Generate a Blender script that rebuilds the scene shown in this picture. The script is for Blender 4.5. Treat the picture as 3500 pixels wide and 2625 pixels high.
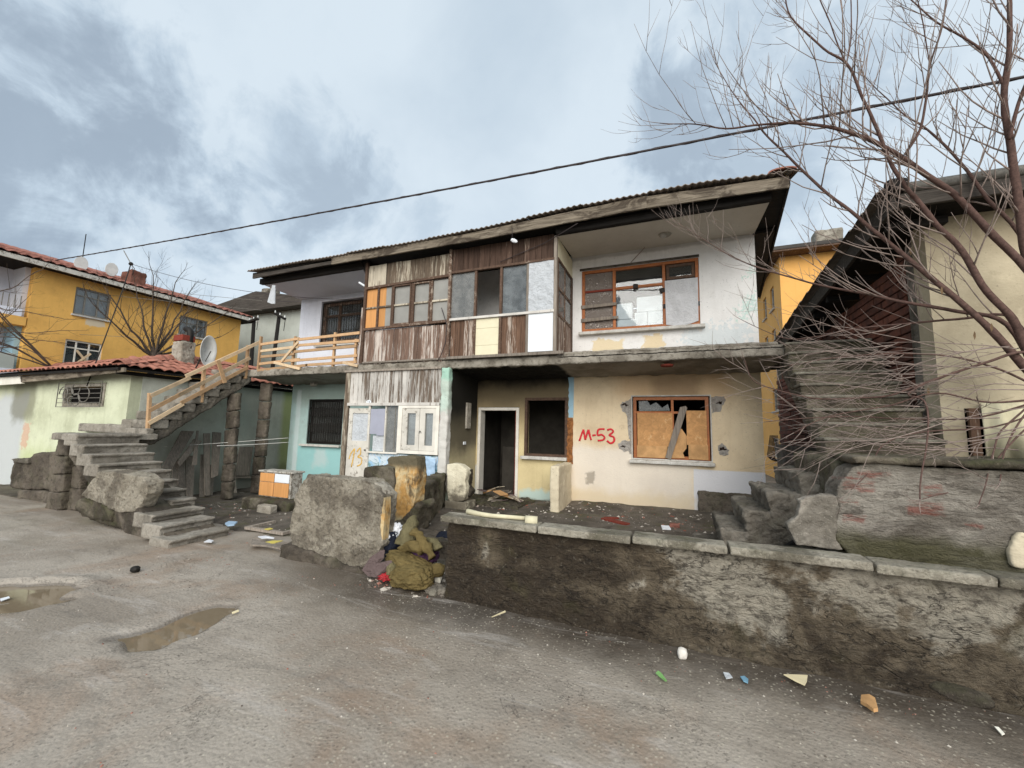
import bpy, bmesh, math, random
from mathutils import Vector, Matrix, noise as mnoise
rnd = random.Random(7)
for o in list(bpy.data.objects): bpy.data.objects.remove(o)
SC = bpy.context.scene
COL = SC.collection
# ---------------------------------------------------------------- camera (x along the facade, y into the house, z up)
YAW, PITCH, ROLL = (math.radians(a) for a in (21.75, 6.38, 1.26))
CAM = Vector((0, 0, 1.6)); FPX = 880 * 1.5823
f0 = Vector((-math.sin(YAW), math.cos(YAW), 0)); r0 = Vector((math.cos(YAW), math.sin(YAW), 0)); u0 = Vector((0, 0, 1))
FW = f0 * math.cos(PITCH) + u0 * math.sin(PITCH); uu = -f0 * math.sin(PITCH) + u0 * math.cos(PITCH)
RT = r0 * math.cos(ROLL) + uu * math.sin(ROLL); UP = -r0 * math.sin(ROLL) + uu * math.cos(ROLL)
cd = bpy.data.cameras.new('camera'); cam = bpy.data.objects.new('camera', cd); COL.objects.link(cam)
cd.sensor_width = 36; cd.lens = 36 * 880 / 2212; cd.clip_start = .05; cd.clip_end = 2000
cam.matrix_world = Matrix(((RT.x, UP.x, -FW.x, CAM.x), (RT.y, UP.y, -FW.y, CAM.y), (RT.z, UP.z, -FW.z, CAM.z), (0, 0, 0, 1)))
SC.camera = cam
SC.render.resolution_x, SC.render.resolution_y = 1024, 768
SC.view_settings.view_transform = 'Standard'; SC.view_settings.look = 'None'
SC.view_settings.exposure = 1.12; SC.view_settings.gamma = 1.0
# photo measurements: named regions (origin, scale) of the photograph -> a viewing direction, met with a wall / floor plane
CR = dict(a=(0,800,900/2212), b=(0,1300,1000/2212), c=(850,850,800/2212), d=(900,1250,700/2212), e=(1450,750,700/2212),
          g=(1450,1250,600/2212), h=(1900,600,850/2203), i=(1900,1180,800/2212), j=(900,1500,800/2212), k=(2300,1400,1200/2212),
          l=(2500,600,1000/2212), m=(2500,1050,1000/2212), n=(2200,0,1300/2212), o=(1500,1650,1000/2212), p=(0,1850,1200/2212),
          r=(2400,1900,1100/2212), f=(0,0,1.5823))
def ray(k, x, y):
    a, b, s = CR[k]; x = a + x * s; y = b + y * s
    return FW + (x - 1750) / FPX * RT - (y - 1312.5) / FPX * UP
def PY(k, x, y, Y): d = ray(k, x, y); return CAM + d * (Y / d.y)
def PX(k, x, y, X): d = ray(k, x, y); return CAM + d * (X / d.x)
def PZ(k, x, y, Z): d = ray(k, x, y); return CAM + d * ((Z - 1.6) / d.z)
# ---------------------------------------------------------------- sky and sun (overcast day)
def lin(c): c /= 255.; return c / 12.92 if c <= .04045 else ((c + .055) / 1.055) ** 2.4
def S(r, g, b, k=1.0): return (lin(r) * k, lin(g) * k, lin(b) * k, 1)
SUN_EL, SUN_AZ = math.radians(28), math.radians(162)      # azimuth clockwise from +y
W = bpy.data.worlds.new('World'); SC.world = W; W.use_nodes = True
nt = W.node_tree; nt.nodes.clear()
def wn(t, **kw):
    n = nt.nodes.new(t)
    for a, b in kw.items(): setattr(n, a, b)
    return n
def wl(a, b): nt.links.new(a, b)
def wmath(op, a, b=None, clamp=False):
    n = wn('ShaderNodeMath', operation=op, use_clamp=clamp)
    for q, v in enumerate((a, b)):
        if v is None: continue
        if isinstance(v, (int, float)): n.inputs[q].default_value = v
        else: wl(v, n.inputs[q])
    return n.outputs[0]
tc = wn('ShaderNodeTexCoord'); nrm = wn('ShaderNodeVectorMath', operation='NORMALIZE'); wl(tc.outputs['Generated'], nrm.inputs[0])
DIR = nrm.outputs[0]
sep = wn('ShaderNodeSeparateXYZ'); wl(DIR, sep.inputs[0])
den = wmath('ADD', wmath('MAXIMUM', sep.outputs[2], 0.0), .22)
comb = wn('ShaderNodeCombineXYZ'); wl(wmath('DIVIDE', sep.outputs[0], den), comb.inputs[0]); wl(wmath('DIVIDE', sep.outputs[1], den), comb.inputs[1])
def wnoise(scale, detail, dist=0.0, off=(0,0,0), rough=.5):
    m = wn('ShaderNodeMapping'); wl(DIR, m.inputs[0]); m.inputs['Location'].default_value = off
    n = wn('ShaderNodeTexNoise'); wl(m.outputs[0], n.inputs['Vector'])
    n.inputs['Scale'].default_value = scale; n.inputs['Detail'].default_value = detail; n.inputs['Distortion'].default_value = dist; n.inputs['Roughness'].default_value = rough
    return n.outputs['Fac']
def wramp(fac, a, b, lo=0., hi=1.):
    n = wn('ShaderNodeMapRange', interpolation_type='SMOOTHSTEP'); wl(fac, n.inputs[0])
    for q, v in enumerate((a, b, lo, hi)): n.inputs[q + 1].default_value = v
    return n.outputs[0]
warp = wnoise(3.2, 7, .5, (3.1, 1.7, 0), .58); warp2 = wnoise(9.0, 7, .4, (0.4, 7.7, 0), .6)
def blob(px, py, rad_px, w=1.0):
    d = ray('f', px, py).normalized()
    n = wn('ShaderNodeVectorMath', operation='DOT_PRODUCT'); wl(DIR, n.inputs[0]); n.inputs[1].default_value = d
    ang = rad_px / 880.
    v = wmath('SUBTRACT', n.outputs['Value'], wmath('MULTIPLY', wmath('SUBTRACT', warp, .5), ang * ang * 3.0))
    v = wmath('SUBTRACT', v, wmath('MULTIPLY', wmath('SUBTRACT', warp2, .5), ang * ang * 1.6))
    return wmath('MULTIPLY', wramp(v, math.cos(ang * 1.25), math.cos(ang * .12)), w)
general = wramp(wnoise(1.6, 6, .3, (1.3, 4.2, 0), .5), .48, .75, 0, .28)
dark = general
for b in ((-80, 250, 330, .62), (120, 330, 240, .66), (250, 300, 130, .30), (200, 470, 180, .42), (80, 640, 260, .34), (650, 330, 105, .50), (690, 410, 125, .55), (800, 460, 110, .42), (600, 440, 80, .28), (870, 500, 90, .3), (1480, 250, 120, .58), (1550, 330, 150, .45), (1620, 190, 150, .40), (1760, 120, 130, .40), (1500, 420, 120, .28)):
    dark = wmath('MAXIMUM', dark, blob(*b))
dark = wmath('ADD', dark, wmath('MULTIPLY', wmath('SUBTRACT', wnoise(4.5, 7, .4, (6, 2, 0), .58), .5), .26), True)
ramp = wn('ShaderNodeValToRGB'); wl(dark, ramp.inputs[0])
ramp.color_ramp.elements[0].position = 0; ramp.color_ramp.elements[0].color = S(203, 215, 224)
ramp.color_ramp.elements[1].position = 1; ramp.color_ramp.elements[1].color = S(112, 126, 144)
e_ = ramp.color_ramp.elements.new(.35); e_.color = S(178, 193, 206)
sky = wn('ShaderNodeTexSky', sky_type='NISHITA'); sky.sun_disc = False; sky.sun_elevation = SUN_EL; sky.sun_rotation = SUN_AZ
bg1 = wn('ShaderNodeBackground'); wl(sky.outputs[0], bg1.inputs[0]); bg1.inputs[1].default_value = .07
bg2 = wn('ShaderNodeBackground'); wl(ramp.outputs[0], bg2.inputs[0]); bg2.inputs[1].default_value = .58
mx = wn('ShaderNodeMixShader'); mx.inputs[0].default_value = .92; wl(bg1.outputs[0], mx.inputs[1]); wl(bg2.outputs[0], mx.inputs[2])
wo = wn('ShaderNodeOutputWorld'); wl(mx.outputs[0], wo.inputs[0])
sd = bpy.data.lights.new('sun', 'SUN'); sd.energy = 1.5; sd.angle = math.radians(50); sd.color = (1, .95, .88)
sun = bpy.data.objects.new('sun', sd); COL.objects.link(sun); sun.location = (-4, -6, 14)
sdir = Vector((math.sin(SUN_AZ) * math.cos(SUN_EL), math.cos(SUN_AZ) * math.cos(SUN_EL), math.sin(SUN_EL)))
sun.rotation_euler = (-sdir).to_track_quat('-Z', 'Y').to_euler()
# ---------------------------------------------------------------- scene helpers
def thing(name, label, cat, loc=(0, 0, 0), group=None):
    o = bpy.data.objects.new(name, None); COL.objects.link(o); o.location = loc; o.empty_display_size = .2
    return tag(o, label, cat, group)
def tag(o, label, cat=None, group=None):
    o['label'] = label
    if cat: o['category'] = cat
    if group: o['group'] = group
    return o
def kind(o, k): o['kind'] = k; return o
def wloc(o):
    v = Vector(o.location)
    while o.parent: o = o.parent; v += Vector(o.location)
    return v
def link_mesh(name, vs, fs, mat, parent=None, smooth=False, bevel=0, seg=1, mats=None, origin=None):
    if origin is None:
        lo = [min(v[q] for v in vs) for q in range(3)]; hi = [max(v[q] for v in vs) for q in range(3)]
        origin = Vector(((lo[0] + hi[0]) / 2, (lo[1] + hi[1]) / 2, lo[2]))
    origin = Vector(origin)
    me = bpy.data.meshes.new(name)
    me.from_pydata([tuple(Vector(v) - origin) for v in vs], [], fs)
    if bevel:
        bm = bmesh.new(); bm.from_mesh(me)
        bmesh.ops.bevel(bm, geom=list(bm.edges), offset=bevel, segments=seg, affect='EDGES', profile=.6, clamp_overlap=True)
        bm.to_mesh(me); bm.free()
    if mats:
        for m in mats: me.materials.append(m)
    else: me.materials.append(mat)
    if smooth: me.polygons.foreach_set('use_smooth', [True] * len(me.polygons))
    me.update()
    o = bpy.data.objects.new(name, me); COL.objects.link(o)
    if parent: o.parent = parent; o.location = origin - wloc(parent)
    else: o.location = origin
    return o
class MB:
    def __init__(s): s.v = []; s.f = []
    def add(s, vs, fs):
        n = len(s.v); s.v += [Vector(v) for v in vs]; s.f += [tuple(i + n for i in f) for f in fs]; return s
    def box(s, x0, x1, y0, y1, z0, z1):
        return s.add([(x0,y0,z0),(x1,y0,z0),(x1,y1,z0),(x0,y1,z0),(x0,y0,z1),(x1,y0,z1),(x1,y1,z1),(x0,y1,z1)],
                     [(0,3,2,1),(4,5,6,7),(0,1,5,4),(1,2,6,5),(2,3,7,6),(3,0,4,7)])
    def beam(s, p, q, w, h, up=(0, 0, 1)):
        p = Vector(p); q = Vector(q); d = (q - p).normalized(); a = d.cross(Vector(up))
        if a.length < 1e-4: a = Vector((1, 0, 0))
        a.normalize(); b = a.cross(d).normalized(); a *= w / 2; b *= h / 2
        return s.add([p-a-b, p+a-b, p+a+b, p-a+b, q-a-b, q+a-b, q+a+b, q-a+b],
                     [(0,3,2,1),(4,5,6,7),(0,1,5,4),(1,2,6,5),(2,3,7,6),(3,0,4,7)][::1])
    def tube(s, pts, rad, n=6, flat=None):
        pts = [Vector(p) for p in pts]; N = len(pts)
        R = rad if isinstance(rad, (list, tuple)) else [rad] * N
        vs = []; ref = None
        for i, p in enumerate(pts):
            d = (pts[min(i + 1, N - 1)] - pts[max(i - 1, 0)])
            d = d.normalized() if d.length > 1e-9 else Vector((0, 0, 1))
            if ref is None: ref = Vector((0, 0, 1)) if abs(d.z) < .9 else Vector((1, 0, 0))
            a = d.cross(ref)
            if a.length < 1e-5: a = d.orthogonal()
            a.normalize(); b = a.cross(d).normalized(); ref = b
            for k in range(n):
                t = 2 * math.pi * k / n; w = a * math.cos(t) * R[i] + b * math.sin(t) * R[i]
                if flat: w = Vector((w.x * flat[0], w.y * flat[1], w.z * flat[2]))
                vs.append(p + w)
        fs = [(i*n+k, i*n+(k+1)%n, (i+1)*n+(k+1)%n, (i+1)*n+k) for i in range(N - 1) for k in range(n)]
        fs += [tuple(range(n))[::-1], tuple((N-1)*n + k for k in range(n))]
        return s.add(vs, fs)
    def prism(s, poly, d, ax=1):
        """poly: 3D points of one face, extruded by vector d"""
        P = [Vector(p) for p in poly]; d = Vector(d); n = len(P)
        nv = Vector((0, 0, 0))
        for i in range(n): nv += (P[i] - P[0]).cross(P[(i + 1) % n] - P[0])
        if nv.dot(d) > 0: P = P[::-1]
        return s.add(P + [p + d for p in P], [tuple(range(n)), tuple(range(2 * n - 1, n - 1, -1))] + [(i, i + n, (i + 1) % n + n, (i + 1) % n)  for i in range(n)])
    def build(s, name, mat, parent=None, smooth=False, bevel=0, **k): return link_mesh(name, s.v, s.f, mat, parent, smooth, bevel, **k)
def box(name, mat, parent, x0, x1, y0, y1, z0, z1, bevel=.004, **k):
    return MB().box(min(x0,x1), max(x0,x1), min(y0,y1), max(y0,y1), min(z0,z1), max(z0,z1)).build(name, mat, parent, bevel=bevel, **k)
def rough(name, mb, mat, parent=None, vox=.03, amp=.015, freq=4., seed=0, amp2=None, ridged=False, keep=None):
    """solid -> even quads -> real uneven surface"""
    me = bpy.data.meshes.new('tmp'); me.from_pydata([tuple(v) for v in mb.v], [], mb.f)
    o = bpy.data.objects.new('tmp', me); COL.objects.link(o)
    m = o.modifiers.new('r', 'REMESH'); m.mode = 'VOXEL'; m.voxel_size = vox
    dg = bpy.context.evaluated_depsgraph_get(); ev = o.evaluated_get(dg)
    m2 = bpy.data.meshes.new_from_object(ev); bpy.data.objects.remove(o); bpy.data.meshes.remove(me)
    off = Vector((seed * 13.7, seed * 5.1, seed * 9.3)); a2 = amp * .5 if amp2 is None else amp2
    ns = [Vector(v.normal) for v in m2.vertices]
    vs = []
    for v, nn in zip(m2.vertices, ns):
        p = v.co; w = amp * mnoise.fractal((p + off) * freq, .9, 2.1, 3)
        if ridged: w -= amp * 1.5 * max(0, mnoise.noise((p + off) * freq * .6)) ** 2
        w += a2 * mnoise.noise((p - off) * freq * 3.7)
        vs.append(p + nn * w * (keep(p) if keep else 1))
    fs = [tuple(p.vertices) for p in m2.polygons]; bpy.data.meshes.remove(m2)
    return link_mesh(name, vs, fs, mat, parent, True)
def lump(name, c, size, mat, parent=None, rot=0., amp=.2, freq=2.5, seed=0, sub=4, fold=0., boxy=0., floor=None, tilt=0.):
    """irregular soft or stony body; size = half extents"""
    bm = bmesh.new(); bmesh.ops.create_icosphere(bm, subdivisions=sub, radius=1)
    off = Vector((seed * 7.3, seed * 3.1, seed * 11.9)); R = Matrix.Rotation(rot, 3, 'Z') @ Matrix.Rotation(tilt, 3, 'Y'); vs = []
    for v in bm.verts:
        d = v.co.normalized(); p = Vector(d)
        if boxy: m = max(abs(d.x), abs(d.y), abs(d.z)); p = p * (1 - boxy) + d / m * boxy * .85
        w = 1 + amp * mnoise.fractal(d * freq + off, .8, 2.1, 4)
        if fold: w += fold * abs(mnoise.noise(Vector((d.x * 2.3, d.y * 2.3, d.z * 2.3)) * freq * .8 + off)) - fold * .4 * abs(mnoise.noise(d * freq * 2.6 - off))
        q = R @ Vector((p.x * w * size[0], p.y * w * size[1], p.z * w * size[2])) + Vector(c)
        if floor is not None and q.z < floor: q.z = floor - .004
        vs.append(q)
    bm.verts.index_update(); fs = [tuple(x.index for x in f.verts) for f in bm.faces]; bm.free()
    return link_mesh(name, vs, fs, mat, parent, True)
def wall(name, mat, parent, x0, x1, z0, z1, y, th, holes=(), step=.5):
    """upright wall facing -y with real openings (reveals included)"""
    xs = {x0, x1}; zs = {z0, z1}
    for a, b, c, d in holes: xs |= {a, b}; zs |= {c, d}
    def fill(s):
        s = sorted(s); r = []
        for a, b in zip(s, s[1:]):
            n = max(1, int((b - a) / step)); r += [a + (b - a) * k / n for k in range(n)]
        return r + [s[-1]]
    xs = fill(xs); zs = fill(zs); ho = lambda x, z: any(a < x < b and c < z < d for a, b, c, d in holes)
    sol = {(i, j) for i in range(len(xs) - 1) for j in range(len(zs) - 1) if not ho((xs[i] + xs[i+1]) / 2, (zs[j] + zs[j+1]) / 2)}
    vid = {}; vs = []; fs = []
    def V(i, j, k):
        if (i, j, k) not in vid:
            vid[i, j, k] = len(vs); w = .006 * mnoise.noise(Vector((xs[i] * 1.3, zs[j] * 1.3, y))) if k == 0 else 0
            vs.append((xs[i], y + th * k + w, zs[j]))
        return vid[i, j, k]
    for i, j in sol:
        fs.append((V(i,j,0), V(i+1,j,0), V(i+1,j+1,0), V(i,j+1,0))); fs.append((V(i,j,1), V(i,j+1,1), V(i+1,j+1,1), V(i+1,j,1)))
        if (i-1, j) not in sol: fs.append((V(i,j,0), V(i,j+1,0), V(i,j+1,1), V(i,j,1)))
        if (i+1, j) not in sol: fs.append((V(i+1,j,0), V(i+1,j,1), V(i+1,j+1,1), V(i+1,j+1,0)))
        if (i, j-1) not in sol: fs.append((V(i,j,0), V(i,j,1), V(i+1,j,1), V(i+1,j,0)))
        if (i, j+1) not in sol: fs.append((V(i,j+1,0), V(i+1,j+1,0), V(i+1,j+1,1), V(i,j+1,1)))
    return link_mesh(name, vs, fs, mat, parent)
# ---------------------------------------------------------------- procedural materials
class Mt:
    def __init__(s, name):
        s.m = bpy.data.materials.new(name); s.m.use_nodes = True; s.t = s.m.node_tree; s.t.nodes.clear()
        s.g = s.n('ShaderNodeNewGeometry'); s.pos = s.g.outputs['Position']
        s.oi = s.n('ShaderNodeObjectInfo'); s.rand = s.oi.outputs['Random']
        sp = s.n('ShaderNodeSeparateXYZ'); s.l(s.pos, sp.inputs[0]); s.x, s.y, s.z = sp.outputs
    def n(s, t, **kw):
        q = s.t.nodes.new(t)
        for a, b in kw.items(): setattr(q, a, b)
        return q
    def l(s, a, b): s.t.links.new(a, b)
    def put(s, v, i):
        if hasattr(v, 'links'): s.l(v, i)
        else: i.default_value = v
    def math(s, op, a, b=None, clamp=False):
        q = s.n('ShaderNodeMath', operation=op, use_clamp=clamp); s.put(a, q.inputs[0])
        if b is not None: s.put(b, q.inputs[1])
        return q.outputs[0]
    def vec(s, stretch=(1, 1, 1), off=(0, 0, 0), rand=0):
        q = s.n('ShaderNodeMapping'); s.l(s.pos, q.inputs[0]); q.inputs['Scale'].default_value = stretch; q.inputs['Location'].default_value = off
        if rand:
            c = s.n('ShaderNodeVectorMath', operation='ADD'); s.l(q.outputs[0], c.inputs[0])
            s.l(s.math('MULTIPLY', s.rand, rand), c.inputs[1]); return c.outputs[0]
        return q.outputs[0]
    def noise(s, scale, detail=4, rough=.55, dist=0, stretch=(1, 1, 1), off=(0, 0, 0), rand=0):
        q = s.n('ShaderNodeTexNoise'); s.l(s.vec(stretch, off, rand), q.inputs['Vector'])
        q.inputs['Scale'].default_value = scale; q.inputs['Detail'].default_value = detail; q.inputs['Roughness'].default_value = rough; q.inputs['Distortion'].default_value = dist
        return q.outputs['Fac']
    def vor(s, scale, feature='F1', stretch=(1, 1, 1), out='Distance'):
        q = s.n('ShaderNodeTexVoronoi', feature=feature); s.l(s.vec(stretch), q.inputs['Vector']); q.inputs['Scale'].default_value = scale
        return q.outputs[out]
    def rng(s, f, a, b, lo=0., hi=1.):
        q = s.n('ShaderNodeMapRange', interpolation_type='SMOOTHSTEP'); s.put(f, q.inputs[0])
        for k, v in enumerate((a, b, lo, hi)): q.inputs[k + 1].default_value = v
        return q.outputs[0]
    def mix(s, f, a, b, mode='MIX'):
        q = s.n('ShaderNodeMix', data_type='RGBA', blend_type=mode, clamp_factor=True)
        s.put(f, q.inputs[0]); s.put(a, q.inputs[6]); s.put(b, q.inputs[7]); return q.outputs[2]
    def rect(s, x0, x1, z0, z1, soft=.03, wob=.08, scale=3., ax='x'):
        """irregular patch of paint, stain or soot at a place on a wall"""
        w = s.math('MULTIPLY', s.math('SUBTRACT', s.noise(scale, 5, .6), .5), wob * 2)
        u = s.math('ADD', s.x if ax == 'x' else s.y, w); v = s.math('ADD', s.z, w)
        f = None
        for q, a, b in ((u, x0 - soft, x0 + soft), (u, x1 + soft, x1 - soft), (v, z0 - soft, z0 + soft), (v, z1 + soft, z1 - soft)):
            r = s.rng(q, a, b) if a < b else s.math('SUBTRACT', 1, s.rng(q, b, a))
            f = r if f is None else s.math('MULTIPLY', f, r)
        return f
    def bump(s, h, strength=.5, dist=.02, prev=None):
        q = s.n('ShaderNodeBump'); s.l(h, q.inputs['Height']); q.inputs['Strength'].default_value = strength; q.inputs['Distance'].default_value = dist
        if prev is not None: s.l(prev, q.inputs['Normal'])
        return q.outputs[0]
    def done(s, col, rough=.85, nrm=None, spec=.3, metal=0., **kw):
        b = s.n('ShaderNodeBsdfPrincipled'); s.put(col, b.inputs['Base Color']); s.put(rough, b.inputs['Roughness'])
        b.inputs['Specular IOR Level'].default_value = spec; b.inputs['Metallic'].default_value = metal
        if nrm is not None: s.l(nrm, b.inputs['Normal'])
        for k, v in kw.items(): s.put(v, b.inputs[k])
        o = s.n('ShaderNodeOutputMaterial'); s.l(b.outputs[0], o.inputs[0]); return s.m
def plaster(name, c, dirt=None, amount=.5, patches=(), bump=.45, streak=.4, grit=40, crack=0):
    m = Mt(name); dirt = dirt or tuple(v * .55 for v in c[:3]) + (1,)
    col = m.mix(m.rng(m.noise(1.3, 6, .6), .35, .75, 0, amount), c, dirt)
    col = m.mix(m.rng(m.noise(9, 5, .65), .5, .8, 0, amount * .7), col, tuple(v * 1.18 for v in c[:3]) + (1,))
    col = m.mix(m.rng(m.noise(2.2, 4, .6, 0, (4, 4, .35)), .5, .85, 0, streak), col, dirt)
    col = m.mix(m.rng(m.noise(4.5, 6, .72, .4, (1, 1, 1), (3, 8, 5)), .56, .72, 0, amount * .8), col, dirt)
    hole = m.rng(m.noise(38, 3, .5), .66, .72)
    col = m.mix(m.math('MULTIPLY', hole, .5), col, tuple(v * .4 for v in c[:3]) + (1,))
    for pc, args, f in patches:
        r = m.rect(**args) if isinstance(args, dict) else m.rect(*args)
        col = m.mix(m.math('MULTIPLY', r, f), col, pc)
    h = m.math('ADD', m.noise(grit, 5, .6), m.math('MULTIPLY', m.noise(5, 3), 1.5))
    if crack:
        cr = m.rng(m.vor(crack, 'DISTANCE_TO_EDGE', (1, 1, .8)), 0, .012); cr2 = m.math('MAXIMUM', cr, m.rng(m.noise(1.1, 3), .42, .55))
        col = m.mix(cr2, tuple(v * .25 for v in c[:3]) + (1,), col); h = m.math('ADD', h, m.math('MULTIPLY', cr2, 1.5))
    return m.done(col, .9, m.bump(h, bump, .012), .2)
def wood(name, bare, paint=None, cover=.5, dark=.4, ax='z', rough=.85, scale=1., spec=.2):
    st = {'z': (1, 1, .07), 'x': (.07, 1, 1), 'y': (1, .07, 1), 'n': (1, 1, 1)}[ax]
    m = Mt(name)
    g = m.noise(38 * scale, 6, .65, .8, st, (0, 0, 0), 40); g2 = m.noise(9 * scale, 5, .6, .4, st, (3, 1, 2), 25)
    col = m.mix(m.rng(g, .3, .72), tuple(v * (1 - dark) for v in bare[:3]) + (1,), bare)
    col = m.mix(m.rng(g2, .45, .75, 0, dark), col, tuple(v * .35 for v in bare[:3]) + (1,))
    h = g
    if paint:
        f = m.math('ADD', m.math('MULTIPLY', g, .35), m.math('MULTIPLY', m.noise(15 * scale, 6, .72, .3, (st[0], st[1], max(st[2], .10)), (1, 5, 2), 30), .65))
        f = m.math('ADD', f, m.math('MULTIPLY', m.math('SUBTRACT', m.rand, .5), .16))
        cov = m.rng(f, .58 - cover * .2, .68 - cover * .2)
        pc = m.mix(m.rng(m.noise(4, 4), .3, .7, 0, .5), paint, tuple(v * .62 for v in paint[:3]) + (1,))
        col = m.mix(m.math('MULTIPLY', cov, .88), col, pc); h = m.math('ADD', h, m.math('MULTIPLY', cov, .8))
    v = m.math('ADD', .78, m.math('MULTIPLY', m.rand, .44))
    hs = m.n('ShaderNodeHueSaturation'); m.l(col, hs.inputs['Color']); m.l(v, hs.inputs['Value'])
    return m.done(hs.outputs[0], rough, m.bump(h, .5, .006), spec)
def concrete(name, c1, c2, dark, patch=.5, moss=0, bump=.8, scale=1., dfac=.6, grain=26, rough=.92):
    m = Mt(name)
    col = m.mix(m.rng(m.noise(1.7 * scale, 6, .62, .3), .40, .62), c1, c2)
    col = m.mix(m.rng(m.noise(.9 * scale, 5, .6, .4, (1, 1, 1), (5, 2, 8)), .5, .58, 0, patch), col, dark)
    col = m.mix(m.rng(m.noise(11 * scale, 6, .72, .3), .49, .68, 0, dfac), col, tuple(v * .45 for v in dark[:3]) + (1,))
    col = m.mix(m.rng(m.noise(70, 3, .6), .58, .72, 0, .35), col, tuple(min(1, v * 1.7) for v in c1[:3]) + (1,))
    if moss:
        up = m.n('ShaderNodeSeparateXYZ'); m.l(m.g.outputs['Normal'], up.inputs[0])
        mo = m.math('MULTIPLY', m.rng(m.noise(4.5, 6, .7), .45, .62), m.rng(up.outputs[2], -.6, .6, .25, 1))
        col = m.mix(m.math('MULTIPLY', mo, moss), col, S(74, 80, 44))
    h = m.math('ADD', m.noise(grain * scale, 7, .72, .5), m.math('MULTIPLY', m.noise(6 * scale, 5, .6, .8), 2.2))
    return m.done(col, rough, m.bump(h, bump, .035), .25)
def plain(name, c, rough=.6, metal=0., var=.25, scale=12, bump=.15, spec=.4, **kw):
    m = Mt(name); n = m.noise(scale, 5, .65)
    col = m.mix(m.rng(n, .3, .7), tuple(v * (1 - var) for v in c[:3]) + (1,), tuple(min(1, v * (1 + var * .6)) for v in c[:3]) + (1,))
    return m.done(col, rough, m.bump(n, bump, .006), spec, metal, **kw)
def cloth(name, c, var=.4, **kw):
    m = Mt(name); n = m.noise(6, 6, .7, .5)
    col = m.mix(m.rng(n, .3, .7), tuple(v * (1 - var) for v in c[:3]) + (1,), c)
    col = m.mix(m.rng(m.noise(23, 5, .7), .55, .8, 0, .5), col, tuple(v * .4 for v in c[:3]) + (1,))
    h = m.math('ADD', m.noise(14, 6, .6, 1.2), m.math('MULTIPLY', m.noise(160, 2), .25))
    return m.done(col, .95, m.bump(h, .8, .045), .1, **kw)
def glass(name, tint=(.93, .95, .95, 1), dirt=.25, dcol=(.32, .32, .30, 1), trans=1.0):
    """window glass: mirror-like by Fresnel, clear behind, with a film of dirt"""
    m = Mt(name)
    fr = m.n('ShaderNodeFresnel'); fr.inputs[0].default_value = 1.5
    n = m.noise(2.2, 3, .5); nb = m.bump(n, .12, .02)
    gl = m.n('ShaderNodeBsdfGlossy'); gl.inputs['Roughness'].default_value = .03; m.l(nb, gl.inputs['Normal']); m.l(nb, fr.inputs['Normal'])
    tr = m.n('ShaderNodeBsdfTransparent'); tr.inputs[0].default_value = tint
    df = m.n('ShaderNodeBsdfDiffuse'); df.inputs[0].default_value = dcol
    mx1 = m.n('ShaderNodeMixShader'); m.l(m.math('ADD', m.math('MULTIPLY', fr.outputs[0], 1.15), .02, True), mx1.inputs[0]); m.l(tr.outputs[0], mx1.inputs[1]); m.l(gl.outputs[0], mx1.inputs[2])
    d = m.math('MULTIPLY', m.rng(m.noise(5, 6, .7, .4), .25, .8, .3, 1), dirt)
    mx2 = m.n('ShaderNodeMixShader'); m.l(d, mx2.inputs[0]); m.l(mx1.outputs[0], mx2.inputs[1]); m.l(df.outputs[0], mx2.inputs[2])
    o = m.n('ShaderNodeOutputMaterial'); m.l(mx2.outputs[0], o.inputs[0]); return m.m

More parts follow.
